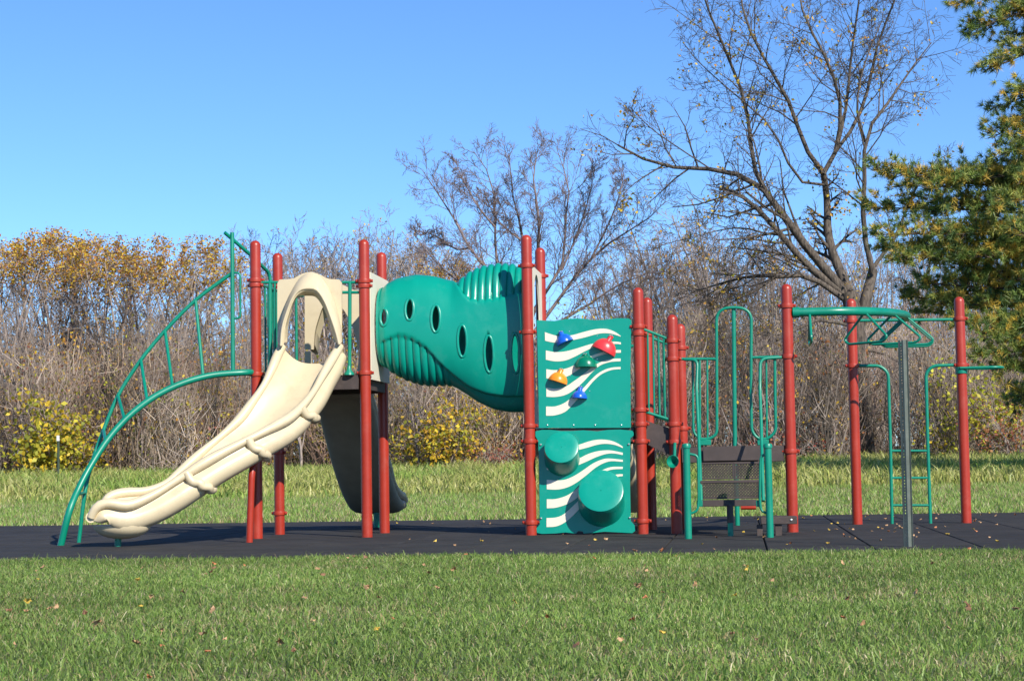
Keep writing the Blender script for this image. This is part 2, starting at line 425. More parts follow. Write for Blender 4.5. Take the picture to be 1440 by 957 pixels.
# ---------------------------------------------------------------- slides
def slide(N_, F_, parent, depth0=.17, bands=(), label=None, name='slide', wall=.30, mtl='cream'):
    n = 70
    N1 = resample(bez(N_, 6), n); F1 = resample(bez(F_, 6), n)
    inner, outer, rings = [], [], []
    nu = 22
    for i in range(n):
        a, b = F1[i], N1[i]; W = b-a
        T = ((N1[min(i+1, n-1)]+F1[min(i+1, n-1)])-(N1[max(i-1, 0)]+F1[max(i-1, 0)])).normalized()
        nn = W.cross(T).normalized()
        if nn.z < 0: nn = -nn
        t = i/(n-1); e = min(1, (1-t)/.10); s0 = min(1, t/.06)
        dp = (depth0+.09*(1-min(1, t/.25)))*(0.42+.58*e**.5); wl = dp+.05+(wall-depth0-.05)*s0*(0.4+.6*e**.5)
        ring = []
        for k in range(nu+1):
            s = k/nu; ring.append(a+W*s-nn*dp*(1-abs(2*s-1)**3.2))
        Wd = W.normalized(); f = wl/.30; side = []
        for of, de in ((.012, 0), (-.012, .045), (-.006, .07), (.034, .10), (.050, .145), (.046, .19), (.026, .235), (-.02, .272), (-.09, .292), (-.18, .30)):
            side.append((of*min(1, f*1.3), de*f))
        for of, de in side: ring.append(b+Wd*of-nn*de)
        for of, de in side[::-1]: ring.append(a-Wd*of-nn*de)
        rings.append(ring)
    Te = ((N1[-1]+F1[-1])-(N1[-3]+F1[-3])).normalized(); nose = list(rings); ce = sum(rings[-1], Vector((0, 0, 0)))/len(rings[-1])
    for j in range(1, 7):
        q_ = j/6*math.pi/2; nose.append([ce+(p-ce)*max(.02, math.cos(q_))+(Te+Vector((-.6, 0, .3))).normalized()*.06*math.sin(q_) for p in rings[-1]])
    mb = MB(); mb.loft(nose, True)
    m = len(rings[0]); 
    for rg in (rings[0], nose[-1]): mb.add(rg, [tuple(range(m))])
    body = mb.build(name, M[mtl], parent, 50)
    if label: tag(body, label)
    rr = [.046+.008*math.sin(i*.33) for i in range(n)]
    MB().tube(N1, rr, 10).build('rail', M['cream'], body, 60); MB().tube(F1, rr, 10).build('rail', M['cream'], body, 60)
    for t in bands:
        i = int(t*(n-1)); P = []
        for k, of in ((3, .004), (4, .010), (5, .012), (6, .010), (7, .004), (8, -.01), (9, -.02)):
            r0 = rings[min(n-1, max(0, i-int((k-2)*.5)))]; v = r0[nu+1+k]; P.append(v+(N1[i]-F1[i]).normalized()*of)
        P = [N1[i]+(N1[i]-F1[i]).normalized()*.012+Vector((0, 0, .012))]+P
        m_ = len(P)*4-3
        MB().tube(bez(P, 4), [.046-.004*j/m_ if j < m_-3 else (.040, .032, .018)[j-m_+3] for j in range(m_)], 12).build('band', M['cream'], body, 60)
    # end roll between the two rails
    mid = (N1[-1]+F1[-1])/2
    MB().tube(bez([F1[-1], mid-Vector((.05, 0, .05)), N1[-1]], 8), .055, 12).build('exit_lip', M['cream'], body, 60)
    return body, N1, F1, rings
Nn = [(478, 487, -.1), (470, 500, -.2), (457, 522, -.35), (437, 556, -.6), (410, 585, -.8), (376, 604, -1.0), (340, 622, -1.15), (300, 643, -1.3),
      (262, 666, -1.4), (225, 690, -1.5), (200, 703, -1.55), (178, 710, -1.6), (155, 707, -1.62), (142, 709, -1.62), (133, 716, -1.60), (128, 727, -1.56)]
Ff = [(397, 487, -.1), (390, 500, -.15), (383, 517, -.22), (372, 540, -.3), (355, 565, -.4), (336, 590, -.5), (312, 612, -.6), (288, 632, -.68),
      (268, 650, -.75), (250, 666, -.8), (232, 680, -.85), (205, 690, -.9), (180, 692, -.93), (165, 694, -.95), (153, 699, -.98), (145, 709, -1.02)]
sb, N1, F1, rings = slide([A(x, y, d-.5*i/15) for i, (x, y, d) in enumerate(Nn)], [A(x, y, d-.5*i/15) for i, (x, y, d) in enumerate(Ff)], root, .16, (.30, .50, .70), 'cream curved slide moulded like bound logs, front side')
def bowl():
    c = A(172, 738, -1.75); mb = MB(); rgs = []
    for k in range(7):
        a = k/6*math.pi/2; rgs.append([c+Vector((.30*math.cos(a)*math.cos(q)*.98, .24*math.cos(a)*math.sin(q), -.14*math.sin(a))) for q in [2*math.pi*j/20 for j in range(20)]])
    mb.loft(rgs); mb.add(rgs[0], [tuple(range(20))])
    mb.build('exit_foot', M['cream'], sb, 60)
    g = A(166, 770, -1.75); MB().lathe([(.034, -.02), (.034, c.z-.05)], (g.x, g.y, 0), 14).build('foot_post', M['green'], sb)
bowl()
# red support under the front slide
g = A(350.5, 764, -1.1)
MB().tube(fillet([(g.x, g.y, -.02), A(354, 665, g.y-YF), A(358, 648, g.y-YF+.06), A(372, 639, -.8)], .12), .036, 14).build('slide_support', M['red'], root)
# rear slide, running away from the deck
cx = (PP['P1'].x+PP['P3'].x)/2+.02
def rear(x0, z0, ylen, w, drift, lift=.2):
    a, b = [], []
    for t, zf in ((0, 1), (.06, .98), (.16, .9), (.35, .66), (.55, .40), (.72, .22), (.85, .13), (.95, .11), (1, .07)):
        y = YB+.08+ylen*t; z = lift+(z0-lift)*((zf-.07)/.93) + .12; xx = x0+drift*t*t
        a.append(Vector((xx+w/2, y, z))); b.append(Vector((xx-w/2, y, z)))
    return a, b
a, b = rear(cx-.02, ZL, 2.5, .60, .05)
rs, *_ = slide(a, b, root, .16, (), 'slide with shade-darkened body colour running down behind the tall deck', wall=.24, mtl='under')
MB().lathe([(.045, -.02), (.045, .3)], (cx+.03, YB+2.2, 0), 12).build('foot_post', M['green'], rs)
a, b = rear((PP['P5'].x+PP['P7'].x)/2+.05, ZR, 1.9, .56, .25)
rs2, *_ = slide(a, b, root, .14, (), 'low cream slide behind the green climbing panel', wall=.22)
MB().lathe([(.045, -.02), (.045, .25)], ((PP['P5'].x+PP['P7'].x)/2+.25, YB+1.7, 0), 12).build('foot_post', M['green'], rs2)

# ---------------------------------------------------------------- rails of the tall deck
def tubes(name, paths, r, mtl='green', parent=root, n=10):
    mb = MB()
    for p in paths: mb.tube(p, r, n)
    return mb.build(name, M[mtl], parent)
def bar(name, pts, r, parent=root, mtl='green', f=.0, n=10):
    return MB().tube(fillet(pts, f) if f else pts, r, n).build(name, M[mtl], parent)
b0 = bar('barrier_rail', [A(366, 397), A(392, 397)], .017)
for px in (379.5, 386.5): bar('baluster', [A(px, 398), A(px+.5, 524)], .020 if px < 382 else .014, b0)
b1 = bar('barrier_rail', [A(481, 397), A(508, 397)], .017); bar('lower_rail', [A(481, 411), A(508, 411)], .017, b1)
bar('baluster', [A(492, 397), A(491.5, 516)], .021, b1)
MB().lathe([(.02, .10), (.03, .05), (.055, .02), (.058, 0)], A(491, 527, -.035), 14).build('foot_flange', M['green'], b1)
xs = PP['P1'].x
b2 = bar('barrier_rail', [(xs, YF+.08, A(366, 397).z), (xs, YB-.07, A(366, 397).z)], .017)
for k in range(6):
    y = YF+.42+.13*k; bar('baluster', [(xs, y, ZL+.08), (xs, y, A(366, 397).z)], .013, b2)
bar('lower_rail', [(xs, YF+.40, ZL+.08), (xs, YB-.07, ZL+.08)], .015, b2)
# back barrier beside the rear hood
for x0, x1 in ((PP['P1'].x+.07, hp2.data.vertices[0].co.x), (cx+.34, PP['P4'].x-.07)):
    bb = bar('barrier_rail', [(x0, YB, ZL+1.0), (x1, YB, ZL+1.0)], .017)
    bar('baluster', [((x0+x1)/2, YB, ZL+.02), ((x0+x1)/2, YB, ZL+1.0)], .017, bb)

# ---------------------------------------------------------------- twisting arch climber on the left
gA = gnd(85, 766); gB = gnd(110.5, 762); dA = gA.y-YF; dB = gB.y-YF
mainpts = [(97, 720), (110, 688), (128, 654), (152, 617), (182, 584), (218, 557), (258, 538), (300, 527), (345, 523.5), (356, 523.5)]
mp = [Vector((gA.x, gA.y, -.02))]+[A(x, y, dA*(1-i/9)) for i, (x, y) in enumerate(mainpts)]
arch = MB().tube(bez(mp, 5), .036, 12).build('arch_climber', M['green'], root); tag(arch, 'green curved arch ladder climbing to the tall deck')
upper = [(119, 695), (126, 662), (134, 636), (145, 606), (166, 556), (198, 506), (232, 465), (275, 422), (326, 384)]
hpz = [Vector((gB.x, gB.y, -.02))]+[A(x, y, dB*(1-i/8)+.10*i/8) for i, (x, y) in enumerate(upper)]
MB().tube(bez(hpz, 5), .022, 10).build('handrail', M['green'], arch)
def near(path, px, py):
    best = None
    for p in path:
        d = p-CAM; k = d.dot(FWD); u = 720+FPX*d.dot(RIGHT)/k; v = 478.5-FPX*d.dot(UP)/k
        e = (u-px)**2+(v-py)**2
        if best is None or e < best[0]: best = (e, p)
    return best[1]
MPf, HPf = bez(mp, 24), bez(hpz, 24)
for (x0, y0, x1, y1) in ((107, 694, 119, 692), (131, 650, 128, 655), (149, 621, 145, 605), (175, 590, 166, 556), (207, 564, 198, 506), (243, 544, 232, 465), (285, 530, 275, 422)):
    bar('rung', [near(MPf, x0, y0), near(HPf, x1, y1)], .018, arch)
bar('upright', [A(326.5, 327, .10), A(327.5, 526, .02)], .024, arch)
bar('grab_handle', [A(327, 383, .08), A(338, 384, .08), A(338, 447, .08), A(328, 448, .08)], .012, arch, f=.05)
bar('top_rail', [A(316, 327, .05), A(352, 358, .35), A(378, 383, .78), A(381, 398, .8), A(381, 522, .8)], .021, arch, f=.08)

# ---------------------------------------------------------------- tunnel
XL, XR = PP['P3'].x+.085, PP['P5'].x-.05
top_px = [(524, 420), (537, 409), (559, 398), (586, 393), (610, 395), (629, 400), (640, 402), (650, 394), (662, 384), (678, 377), (700, 373), (722, 374), (735, 378), (750, 384)]
bot_px = [(524, 502), (537, 510), (551, 521), (570, 532), (591, 539), (610, 541), (627, 540), (640, 541), (657, 551), (673, 562), (695, 572), (716, 576), (735, 576), (750, 574)]
zt_px = [(632, 398), (640, 404), (650, 417), (658, 425), (673, 429), (697, 426), (720, 420), (750, 414)]
zb_px = [(520, 498), (528, 488), (537, 475), (559, 467), (578, 471), (600, 484), (619, 505), (638, 521), (657, 535), (684, 545), (706, 548), (750, 548)]
def curve(pxl, Y):
    P = np.array([tuple(at(x, y, Y)) for x, y in pxl]); return P[:, 0], P[:, 2]
TX, TZ = curve(top_px, YC); BX, BZ = curve(bot_px, YC); UX, UZ = curve(zt_px, YC-.3); LX, LZ = curve(zb_px, YC-.36)
def smooth_interp(x, X, Z):
    d = .03; return (np.interp(x-d, X, Z)+2*np.interp(x, X, Z)+np.interp(x+d, X, Z))/4
def sstep(t): t = np.clip(t, 0, 1); return t*t*(3-2*t)
def tun(x, v):
    """point of the tunnel shell; v=0 up, v=pi/2 towards the camera"""
    zt, zb = smooth_interp(x, TX, TZ), smooth_interp(x, BX, BZ)
    u = (x-XL)/(XR-XL); w = .335+.01*sstep(u*1.3)
    zc, hz = (zt+zb)/2, (zt-zb)/2
    c, s = np.cos(v), np.sin(v); e = .86
    z0 = zc+hz*np.sign(c)*np.abs(c)**e
    band = np.ones_like(z0)
    up = np.where(x > UX[0], sstep((z0-smooth_interp(x, UX, UZ))/.035), 0.0)
    lim = at(640, 530, YC).x
    lo = sstep((smooth_interp(x, LX, LZ)-.012-z0)/.03)
    lor = lo*sstep((lim-x)/.05)
    rib = np.abs(np.sin(np.pi*x/.082))**.55
    fade = sstep((x-XL)/.1)
    k = 1+.075*(1-up)*(1-lo)*fade + (up+lor)*(-.060+.080*rib) + (lo-lor)*(.020)
    return np.stack([x, YC-w*k*np.sign(s)*np.abs(s)**e, zc+hz*k*np.sign(c)*np.abs(c)**e], -1)
holes = [(540, 446, 5, 11.5), (576, 435, 5.6, 14.5), (613, 448, 6, 18), (650.5, 479.5, 6, 21), (688, 497.5, 6, 24), (725, 497, 5.5, 26)]
HX = []
for hx, hy, rw, rh in holes:
    p = at(hx, hy, YC-.35); HX.append((p.x, p.z, rw/118, rh/120))
def tunnel():
    nu, nv = 180, 160
    x = np.linspace(XL, XR, nu); v = np.linspace(0, 2*np.pi, nv, endpoint=False)
    Xg, Vg = np.meshgrid(x, v, indexing='ij'); P = tun(Xg, Vg)
    i, j = np.meshgrid(np.arange(nu-1), np.arange(nv), indexing='ij'); j2 = (j+1) % nv
    F = np.stack([i*nv+j, (i+1)*nv+j, (i+1)*nv+j2, i*nv+j2], -1).reshape(-1, 4)
    V = P.reshape(-1, 3); C = V[F].mean(1); keep = np.ones(len(F), bool)
    for hx, hz, a, b_ in HX:
        keep &= ~((((C[:, 0]-hx)/a)**2+((C[:, 2]-hz)/b_)**2 < 1))
    o = link('tunnel', npmesh('tunnel', V, F[keep], M['teal'], smooth=True), root)
    tag(o, 'teal moulded crawl tunnel with oval portholes joining the two decks')
    s = o.modifiers.new('wall', 'SOLIDIFY'); s.thickness = .012; s.offset = -1
    def onside(px_, pz, side):
        vs = np.linspace(.05, math.pi-.05, 400); q = tun(np.full(400, px_), vs); q = q[np.argmin(abs(q[:, 2]-pz))]
        return Vector((q[0], q[1] if side < 0 else 2*YC-q[1], q[2]))
    for hx, hz, a, b_ in HX:
        for side in (-1, 1):
            loop = [onside(hx+a*1.03*math.cos(t), hz+b_*1.02*math.sin(t), side) for t in [2*math.pi*k/36 for k in range(36)]]
            MB().tube([p+Vector((0, .006*side, 0)) for p in loop], .017, 8, closed=True).build('porthole_rim', M['teal'], o, 60)
    for xx in (XL, XR-.02):      # end flanges
        q = tun(np.full(48, xx), np.linspace(0, 2*np.pi, 48, endpoint=False)); c = q.mean(0)
        r0 = [Vector(c+(p-c)*1.07)+Vector((-.01, 0, 0)) for p in q]; r1 = [Vector(c+(p-c)*1.09)+Vector((.015, 0, 0)) for p in q]; r2 = [Vector(c+(p-c)*.97)+Vector((.018, 0, 0)) for p in q]; r3 = [Vector(c+(p-c)*.97)+Vector((-.01, 0, 0)) for p in q]
        mb = MB(); mb.loft([r0, r1, r2, r3, r0]); fl = mb.build('end_flange', M['teal'], o, 50)
tunnel()
def entry_plate(x, z0, z1, xc_tun, label, dx=.02):
    n = 40; q = tun(np.full(n, xc_tun), np.linspace(0, 2*np.pi, n, endpoint=False)); c = q.mean(0)
    I = [Vector((x, c[1]+(p[1]-c[1])*.93, c[2]+(p[2]-c[2])*.93)) for p in q]
    O = []
    y0, y1 = YF+.075, YB-.075
    for p in q:
        d = np.array([p[1]-c[1], p[2]-c[2]]); s = 1e9
        if abs(d[0]) > 1e-6: s = min(s, ((y1 if d[0] > 0 else y0)-c[1])/d[0])
        if abs(d[1]) > 1e-6: s = min(s, ((z1 if d[1] > 0 else z0)-c[2])/d[1])
        O.append(Vector((x, c[1]+d[0]*s, c[2]+d[1]*s)))
    for yy, zz in ((y0, z0), (y0, z1), (y1, z0), (y1, z1)):
        k = min(range(n), key=lambda i: (O[i].y-yy)**2+(O[i].z-zz)**2); O[k] = Vector((x, yy, zz))
    O.append(O[0]); I.append(I[0])
    o = MB().strip(O, I, (dx, 0, 0)).build('entry_panel', M['ivory'], root, 20); tag(o, label)
zt1 = at(530, 385, YF+.3).z
entry_plate(PP['P3'].x+.035, ZL-.06, zt1, XL, 'cream entry panel where the tunnel meets the tall deck')
entry_plate(PP['P5'].x-.02+.04, A(752, 640).z, A(752, 370).z+.0, XR, 'cream entry panel where the tunnel meets the lower deck')

# ---------------------------------------------------------------- climbing panels
def Z6(x, y): return 720+x/5.632, 430+y/5.632
def Z7(x, y): return 720+x/5.316, 590+y/5.316
yp = -.012
def wavestrip(top, bot, conv, parent, yoff):
    T = resample(bez([A(*conv(*p), yoff) for p in top], 4), 30); B_ = resample(bez([A(*conv(*p), yoff) for p in bot], 4), 30)
    MB().strip(T, B_, (0, .003, 0)).build('wave_stripe', M['ivory'], parent, 0)
up_out = [(754.5, 450), (766, 450.5), (780, 451), (795, 448.5), (810, 447.5), (822, 448), (835, 450), (850, 449.5), (868, 447), (884, 447.5), (888, 450), (888, 466), (886.5, 520), (887, 601), (758, 601.5), (757, 540), (755.5, 470)]
upper_panel = MB().poly([A(x, y, yp) for x, y in up_out], (0, .022, 0)).build('climbing_panel', M['teal'], root, 20)
tag(upper_panel, 'green upper climbing panel with cream wave stripes and coloured hand grips')
lo_out = [(753, 606), (762, 604), (775, 604), (790, 605.5), (805, 605.5), (820, 604.5), (840, 606), (855, 604), (872, 603.5), (889, 605), (891, 608), (891, 612), (886.5, 616), (886, 680), (887, 732), (892.5, 738), (893, 746), (889, 749), (870, 748), (850, 747), (835, 748.5), (821, 749.5), (819, 746.5), (813, 746), (810, 749.5), (795, 748), (780, 749.5), (762, 750), (755, 748.5), (754.5, 742), (759, 737), (758.5, 680), (757, 620), (753, 613)]
lower_panel = MB().poly([A(x, y, yp) for x, y in lo_out], (0, .022, 0)).build('climbing_panel', M['teal'], root, 20)
tag(lower_panel, 'green lower climbing panel with cream wave stripes and round step pods')
U = [([(260,207),(310,224),(370,238),(470,232),(560,208),(640,188),(700,180),(760,184),(820,208),(862,238)], [(262,275),(310,286),(370,290),(490,268),(580,248),(660,225),(720,215),(780,218),(830,232),(862,243)]),
     ([(268,352),(340,365),(420,360),(500,340),(570,318),(633,300),(720,288),(820,283),(862,288)], [(268,425),(340,438),(420,432),(500,400),(570,362),(640,330),(720,308),(820,300),(862,304)]),
     ([(272,500),(330,508),(400,502),(470,480),(540,440),(620,398),(700,370),(780,352),(862,348)], [(272,572),(340,578),(430,560),(500,520),(570,470),(640,415),(700,392),(780,372),(862,370)]),
     ([(272,645),(340,655),(420,640),(490,595),(560,545),(620,495),(680,455),(740,430),(800,418),(860,416)], [(272,718),(340,720),(420,705),(490,665),(560,605),(630,530),(690,475),(750,450),(800,440),(860,437)]),
     ([(270,795),(340,795),(410,770),(460,735),(520,690),(575,640),(620,590),(680,535),(740,502),(800,486),(860,483)], [(270,868),(340,865),(420,838),(480,780),(540,715),(590,660),(640,600),(700,545),(760,515),(810,502),(860,500)])]
for t, b in U: wavestrip(t, b, Z6, upper_panel, yp-.0035)
Lw = [([(260,165),(330,180),(420,195),(500,185),(560,165),(620,150),(680,147),(740,155),(790,175),(828,200)], [(260,232),(330,245),(420,242),(505,222),(570,205),(640,185),(700,178),(760,185),(800,198),(828,210)]),
      ([(260,302),(330,312),(420,310),(500,288),(560,258),(620,238),(680,228),(740,228),(828,245)], [(260,372),(330,382),(420,370),(490,340),(560,310),(630,278),(700,255),(760,250),(828,262)]),
      ([(260,447),(330,452),(400,445),(470,415),(540,370),(600,328),(660,300),(720,288),(828,298)], [(260,518),(340,520),(410,505),(480,470),(560,410),(620,360),(680,325),(740,308),(828,313)]),
      ([(260,592),(330,590),(420,560),(500,500),(580,430),(670,378),(740,352),(828,350)], [(260,660),(330,655),(420,625),(500,570),(580,480),(680,400),(740,372),(828,366)]),
      ([(258,733),(330,728),(390,702),(480,620),(560,540),(700,440),(780,408),(828,405)], [(258,800),(330,795),(400,762),(480,690),(560,600),(720,460),(790,425),(828,420)])]
for t, b in Lw: wavestrip(t, b, Z7, lower_panel, yp-.0035)
for px in (280, 488, 658, 866): MB().lathe([(.008, 0), (.008, .006), (.004, .009)], A(*Z6(px, 942), yp), 8, (0, -1, 0)).build('bolt', M['steel'], upper_panel)
for q in ((455, 200), (675, 235), (460, 550), (615, 672), (675, 420)): MB().lathe([(.006, 0), (.006, .003)], A(*Z6(*q), yp), 8, (0, -1, 0)).build('bolt', M['steel'], upper_panel)
for q in ((215, 185), (872, 182), (218, 735), (880, 730)): MB().lathe([(.010, 0), (.010, .012), (.005, .016)], A(*Z7(*q), yp), 8, (0, -1, 0)).build('bolt', M['steel'], lower_panel)
def grip(cx_, cy_, w, tilt, hx, hy, mtl, label):
    c = A(*Z6(cx_, cy_), yp-.002); r = w/5.632/130/2*1.03; h = A(*Z6(hx, hy), yp-.002)
    ca, sa = math.cos(R(tilt)), math.sin(R(tilt))
    def L(x, y, z): return c+Vector((x*ca-z*sa, y, x*sa+z*ca))
    rings = []
    for k in range(9):                       # dome: half an egg cut flat underneath, standing out of the panel
        th = k/8*math.pi/2
        ring = []
        for j in range(17):
            ph = math.pi*j/16
            x = r*math.cos(ph); z = r*1.02*math.sin(ph); q = math.cos(th)
            ring.append(L(x*q, -.115*math.sin(th)**.9, z*q*1.05-.3*r+.08*r*math.sin(th)))
        rings.append(ring)
    mb = MB(); mb.loft(rings, False)
    fl = [rg[0] for rg in rings]+[rg[-1] for rg in rings[::-1]]
    mb.add(fl, [tuple(range(len(fl)))])
    o = mb.build('hand_grip', M[mtl], upper_panel, 50); tag(o, label)
    # neck and bolt head plate
    d = h-L(0, 0, .3*r)
    k = MB(); pth = [L(0, -.035, .35*r), L(0, -.03, .35*r)+(h-L(0, 0, .35*r))*.6, h+Vector((0, -.018, 0)), h+Vector((0, -.018, 0))+d.normalized()*.018]
    k.tube(bez(pth, 4), [.045, .04, .034, .03, .027, .026, .026, .027, .029, .03, .026, .018, .006][:13], 12)
    k.build('hand_grip_neck', M[mtl], upper_panel, 60)
    for s in (-1, 1):
        MB().lathe([(.0075, 0), (.0075, .006), (.004, .009)], h+Vector((s*.012, -.040, .012)), 8, (0, -1, 0)).build('bolt', M['steel'], upper_panel)
grip(415, 275, 135, 22, 388, 212, 'hb', 'blue hand grip at the top of the climbing panel')
grip(735, 335, 195, -27, 785, 245, 'hr', 'large red hand grip')
grip(585, 462, 175, 0, 580, 388, 'hg', 'dark green hand grip')
grip(368, 582, 150, -18, 390, 508, 'ho', 'orange hand grip')
grip(535, 715, 122, -4, 543, 648, 'hb', 'lowest blue hand grip')
def pod(fx, fy, rpx, drop, label):
    f = A(*Z7(fx, fy), -.21); r = rpx/130*.985; base = A(*Z7(fx+4, fy+drop), yp-.001)
    nrm = Vector((0, -math.cos(R(24)), math.sin(R(24)))); u = Vector((1, 0, 0)); w = nrm.cross(u)
    rings = []
    for rad, dep, t in ((1.04, 0, 0), (1.03, 0, .3), (1.02, 0, .8), (1.01, .0, .95), (.985, .006, 1), (.94, .010, 1), (.6, .012, 1), (.02, .012, 1)):
        c = base.lerp(f, t); ring = []
        for k in range(40):
            a = 2*math.pi*k/40
            e = u*math.cos(a)+w*math.sin(a); e0 = Vector((math.cos(a), 0, math.sin(a)*.97))
            ring.append(c+(e0.lerp(e, min(1, t*1.0)))*r*rad+nrm*dep)
        rings.append(ring)
    o = MB().loft(rings).build('step_pod', M['teal'], lower_panel, 35); tag(o, label)
pod(370, 205, 24.5, 86, 'smaller round green step pod, upper left of the panel')
pod(665, 530, 32, 98, 'larger round green step pod')

# ---------------------------------------------------------------- stair link and its railings
def yshift(p, Y): return Vector((p.x, Y, p.z))
for Y in (YF+.0, YB):
    t0, t1 = A(903, 462), A(941, 477); l0, l1 = A(905, 578), A(943, 590)
    r_ = bar('barrier_rail', [yshift(t0, Y), yshift(t1, Y)], .016); bar('lower_rail', [yshift(l0, Y), yshift(l1, Y)], .016, r_)
    for k in range(1, 5):
        f = k/5; bar('baluster', [yshift(t0.lerp(t1, f), Y), yshift(l0.lerp(l1, f), Y)], .011, r_)
    st = [yshift(A(x, y), Y+(.03 if Y == YF else -.055)) for x, y in ((905, 590), (945, 603), (945, 641), (905, 622))]
    MB().poly(st, (0, .025, 0)).build('stringer', M['deck'], root, 20)
for k in range(2):
    a = A(912+14*k, 606+9*k); b = A(928+14*k, 606+9*k)
    MB().bbox((a.x, YF+.06, a.z-.03), (b.x, YB-.06, a.z), .004).build('stair_tread', M['deck'], root)
# fence across the back of the middle deck
bk = bar('barrier_rail', [(PP['P5'].x+.1, YB, ZR+.95), (PP['P7'].x, YB, ZR+.95)], .016)
# hanging speaking horn
hb_ = bar('speaking_tube', [A(949, 622, -.09), A(948.5, 642, -.10)], .018)
MB().lathe([(.012, .10), (.03, .08), (.062, .02), (.069, 0), (.064, -.002), (.05, .02), (.02, .06), (.004, .08)], A(946, 648.5, -.15), 20, (0.25, 1, -.1), caps=False).build('horn', M['green'], hb_)

# ---------------------------------------------------------------- arch barrier of the low deck
ar = bar('arch_barrier', [A(984, 617), A(998, 617), A(1008, 610), A(1008, 560), A(1007.5, 447), A(1011, 438), A(1020, 433), A(1032, 432), A(1044, 433), A(1053, 438), A(1056.5, 447), A(1056, 560), A(1057, 606), A(1066, 617), A(1080, 617), A(1091, 606), A(1090, 560), A(1089.5, 503)], .017, f=.05)
tag(ar, 'green arch barrier with centre pole above the transfer steps')
bar('rail', [A(952, 504.5), A(1008, 504.5)], .016, ar); bar('rail', [A(1056, 502.5), A(1108, 501)], .016, ar)
bar('baluster', [A(974, 505), A(975, 608), A(984, 617)], .014, ar, f=.05)
for px in (984, 994.5): bar('baluster', [A(px, 505), A(px+.5, 617)], .012, ar)
bar('baluster', [A(1077.5, 503), A(1078.5, 617)], .012, ar)
bar('centre_pole', [A(1031.5, 433, .03), A(1033.5, 630, .03)], .024, ar)
for px in (992, 1073): MB().bbox(A(px-8, 626, -.02), A(px+8, 618, .03), .006).build('foot_flange', M['green'], ar)

# ---------------------------------------------------------------- transfer steps in front of the low deck
gl, gr = gnd(968, 757), gnd(1083, 755)
ySt = (gl.y+gr.y)/2
st = MB()
f_up = -.10
MB_ = MB().bbox(A(989, 648, f_up), A(1071, 626, f_up+.03), .003); steps = MB_.build('transfer_steps', M['deck'], root); tag(steps, 'brown perforated transfer steps between green handrails')
MB().bbox(A(1070, 637, .0), A(1106, 626, .04), .004).build('deck_edge', M['deck'], steps)
def lattice(x0, y0, x1, y1, dy, name='perforated_riser'):
    a, b = A(x0, y1, dy), A(x1, y0, dy); W, H = b.x-a.x, b.z-a.z; y = a.y; mb = MB(); p = .030; t = .0145
    n = int((W+H)/p)+2
    for k in range(n):
        for s in (1, -1):
            pts = []
            xs_ = k*p
            # diagonal strap clipped to the panel
            if s == 1: q0, q1 = (xs_-H, 0), (xs_, H)
            else: q0, q1 = (xs_, 0), (xs_-H, H)
            lo, hi = 0., 1.
            dx_ = q1[0]-q0[0]
            for lim, sg in ((0, 1), (W, -1)):
                v0, v1 = (q0[0]-lim)*sg, (q1[0]-lim)*sg
                if v0 < 0 and v1 < 0: lo, hi = 1, 0
                elif v0 < 0: lo = max(lo, -v0/(v1-v0))
                elif v1 < 0: hi = min(hi, v0/(v0-v1))
            if hi-lo < .05: continue
            u0 = (q0[0]+dx_*lo, H*lo); u1 = (q0[0]+dx_*hi, H*hi); yy = y+.004*s
            nx_, nz_ = -.7071*t/2, s*.7071*t/2
            v = [(a.x+u0[0]+nx_, yy, a.z+u0[1]+nz_), (a.x+u1[0]+nx_, yy, a.z+u1[1]+nz_), (a.x+u1[0]-nx_, yy, a.z+u1[1]-nz_), (a.x+u0[0]-nx_, yy, a.z+u0[1]-nz_)]
            mb.add(v, [(0, 1, 2, 3)])
    f = .019
    mb.bbox((a.x-f, y-.012, a.z-f), (b.x+f, y+.012, a.z), .003); mb.bbox((a.x-f, y-.012, b.z), (b.x+f, y+.012, b.z+f), .003)
    mb.bbox((a.x-f, y-.0115, a.z), (a.x, y+.0115, b.z), .003); mb.bbox((b.x, y-.0115, a.z), (b.x+f, y+.0115, b.z), .003)
    return mb.build(name, M['deck'], steps, 0)
lattice(988, 652, 1029, 671.5, -.42); lattice(1035, 652, 1067, 671, -.42)
lattice(988, 678, 1066, 699, -.80)
aT, bT = A(986, 650.0, -.42), A(1068, 650, -.42)
MB().bbox((aT.x, aT.y, aT.z-.018), (bT.x, YF-.105, aT.z), .004).build('tread', M['deck'], steps)
aT2, bT2 = A(985, 675.5, -.80), A(1068, 675.5, -.80)
MB().bbox((aT2.x, aT2.y, aT2.z-.018), (bT2.x, aT.y-.014, aT2.z), .004).build('tread', M['deck'], steps)
aT3, bT3 = A(986, 712, -.92), A(1064, 701.5, -.90)
MB().bbox(aT3, bT3, .004).build('kick_plate', M['deck'], steps)
for g_, px in ((gl, 968), (gr, 1083)):
    top = at(px-.7, 627, g_.y).z
    p = MB().lathe([(.036, -.02), (.036, top-.02), (.044, top-.018), (.046, top+.01), (.038, top+.025), (.01, top+.03)], (g_.x, g_.y, 0), 16).build('leg', M['green'], steps)
    s = 1 if px < 1000 else -1
    q = lambda dx, y: at(px+dx*s, y, g_.y+.03)
    bar('grab_handle', [q(2, 638), q(13, 640), q(14, 655), q(14.5, 702), q(13, 718), q(2, 722)], .013, p, f=.05)
    MB().bbox(at(px+s*12, 712, g_.y+.05), at(px+s*20, 703, g_.y+.08), .004).build('bracket', M['green'], p)
bar('handrail', [A(962, 505, -.02), A(981, 505.5, -.05), A(979.5, 545, -.12), A(982, 600, -.35), A(984.5, 660, -.7), A(986, 704, -.9)], .018, steps, f=.08)
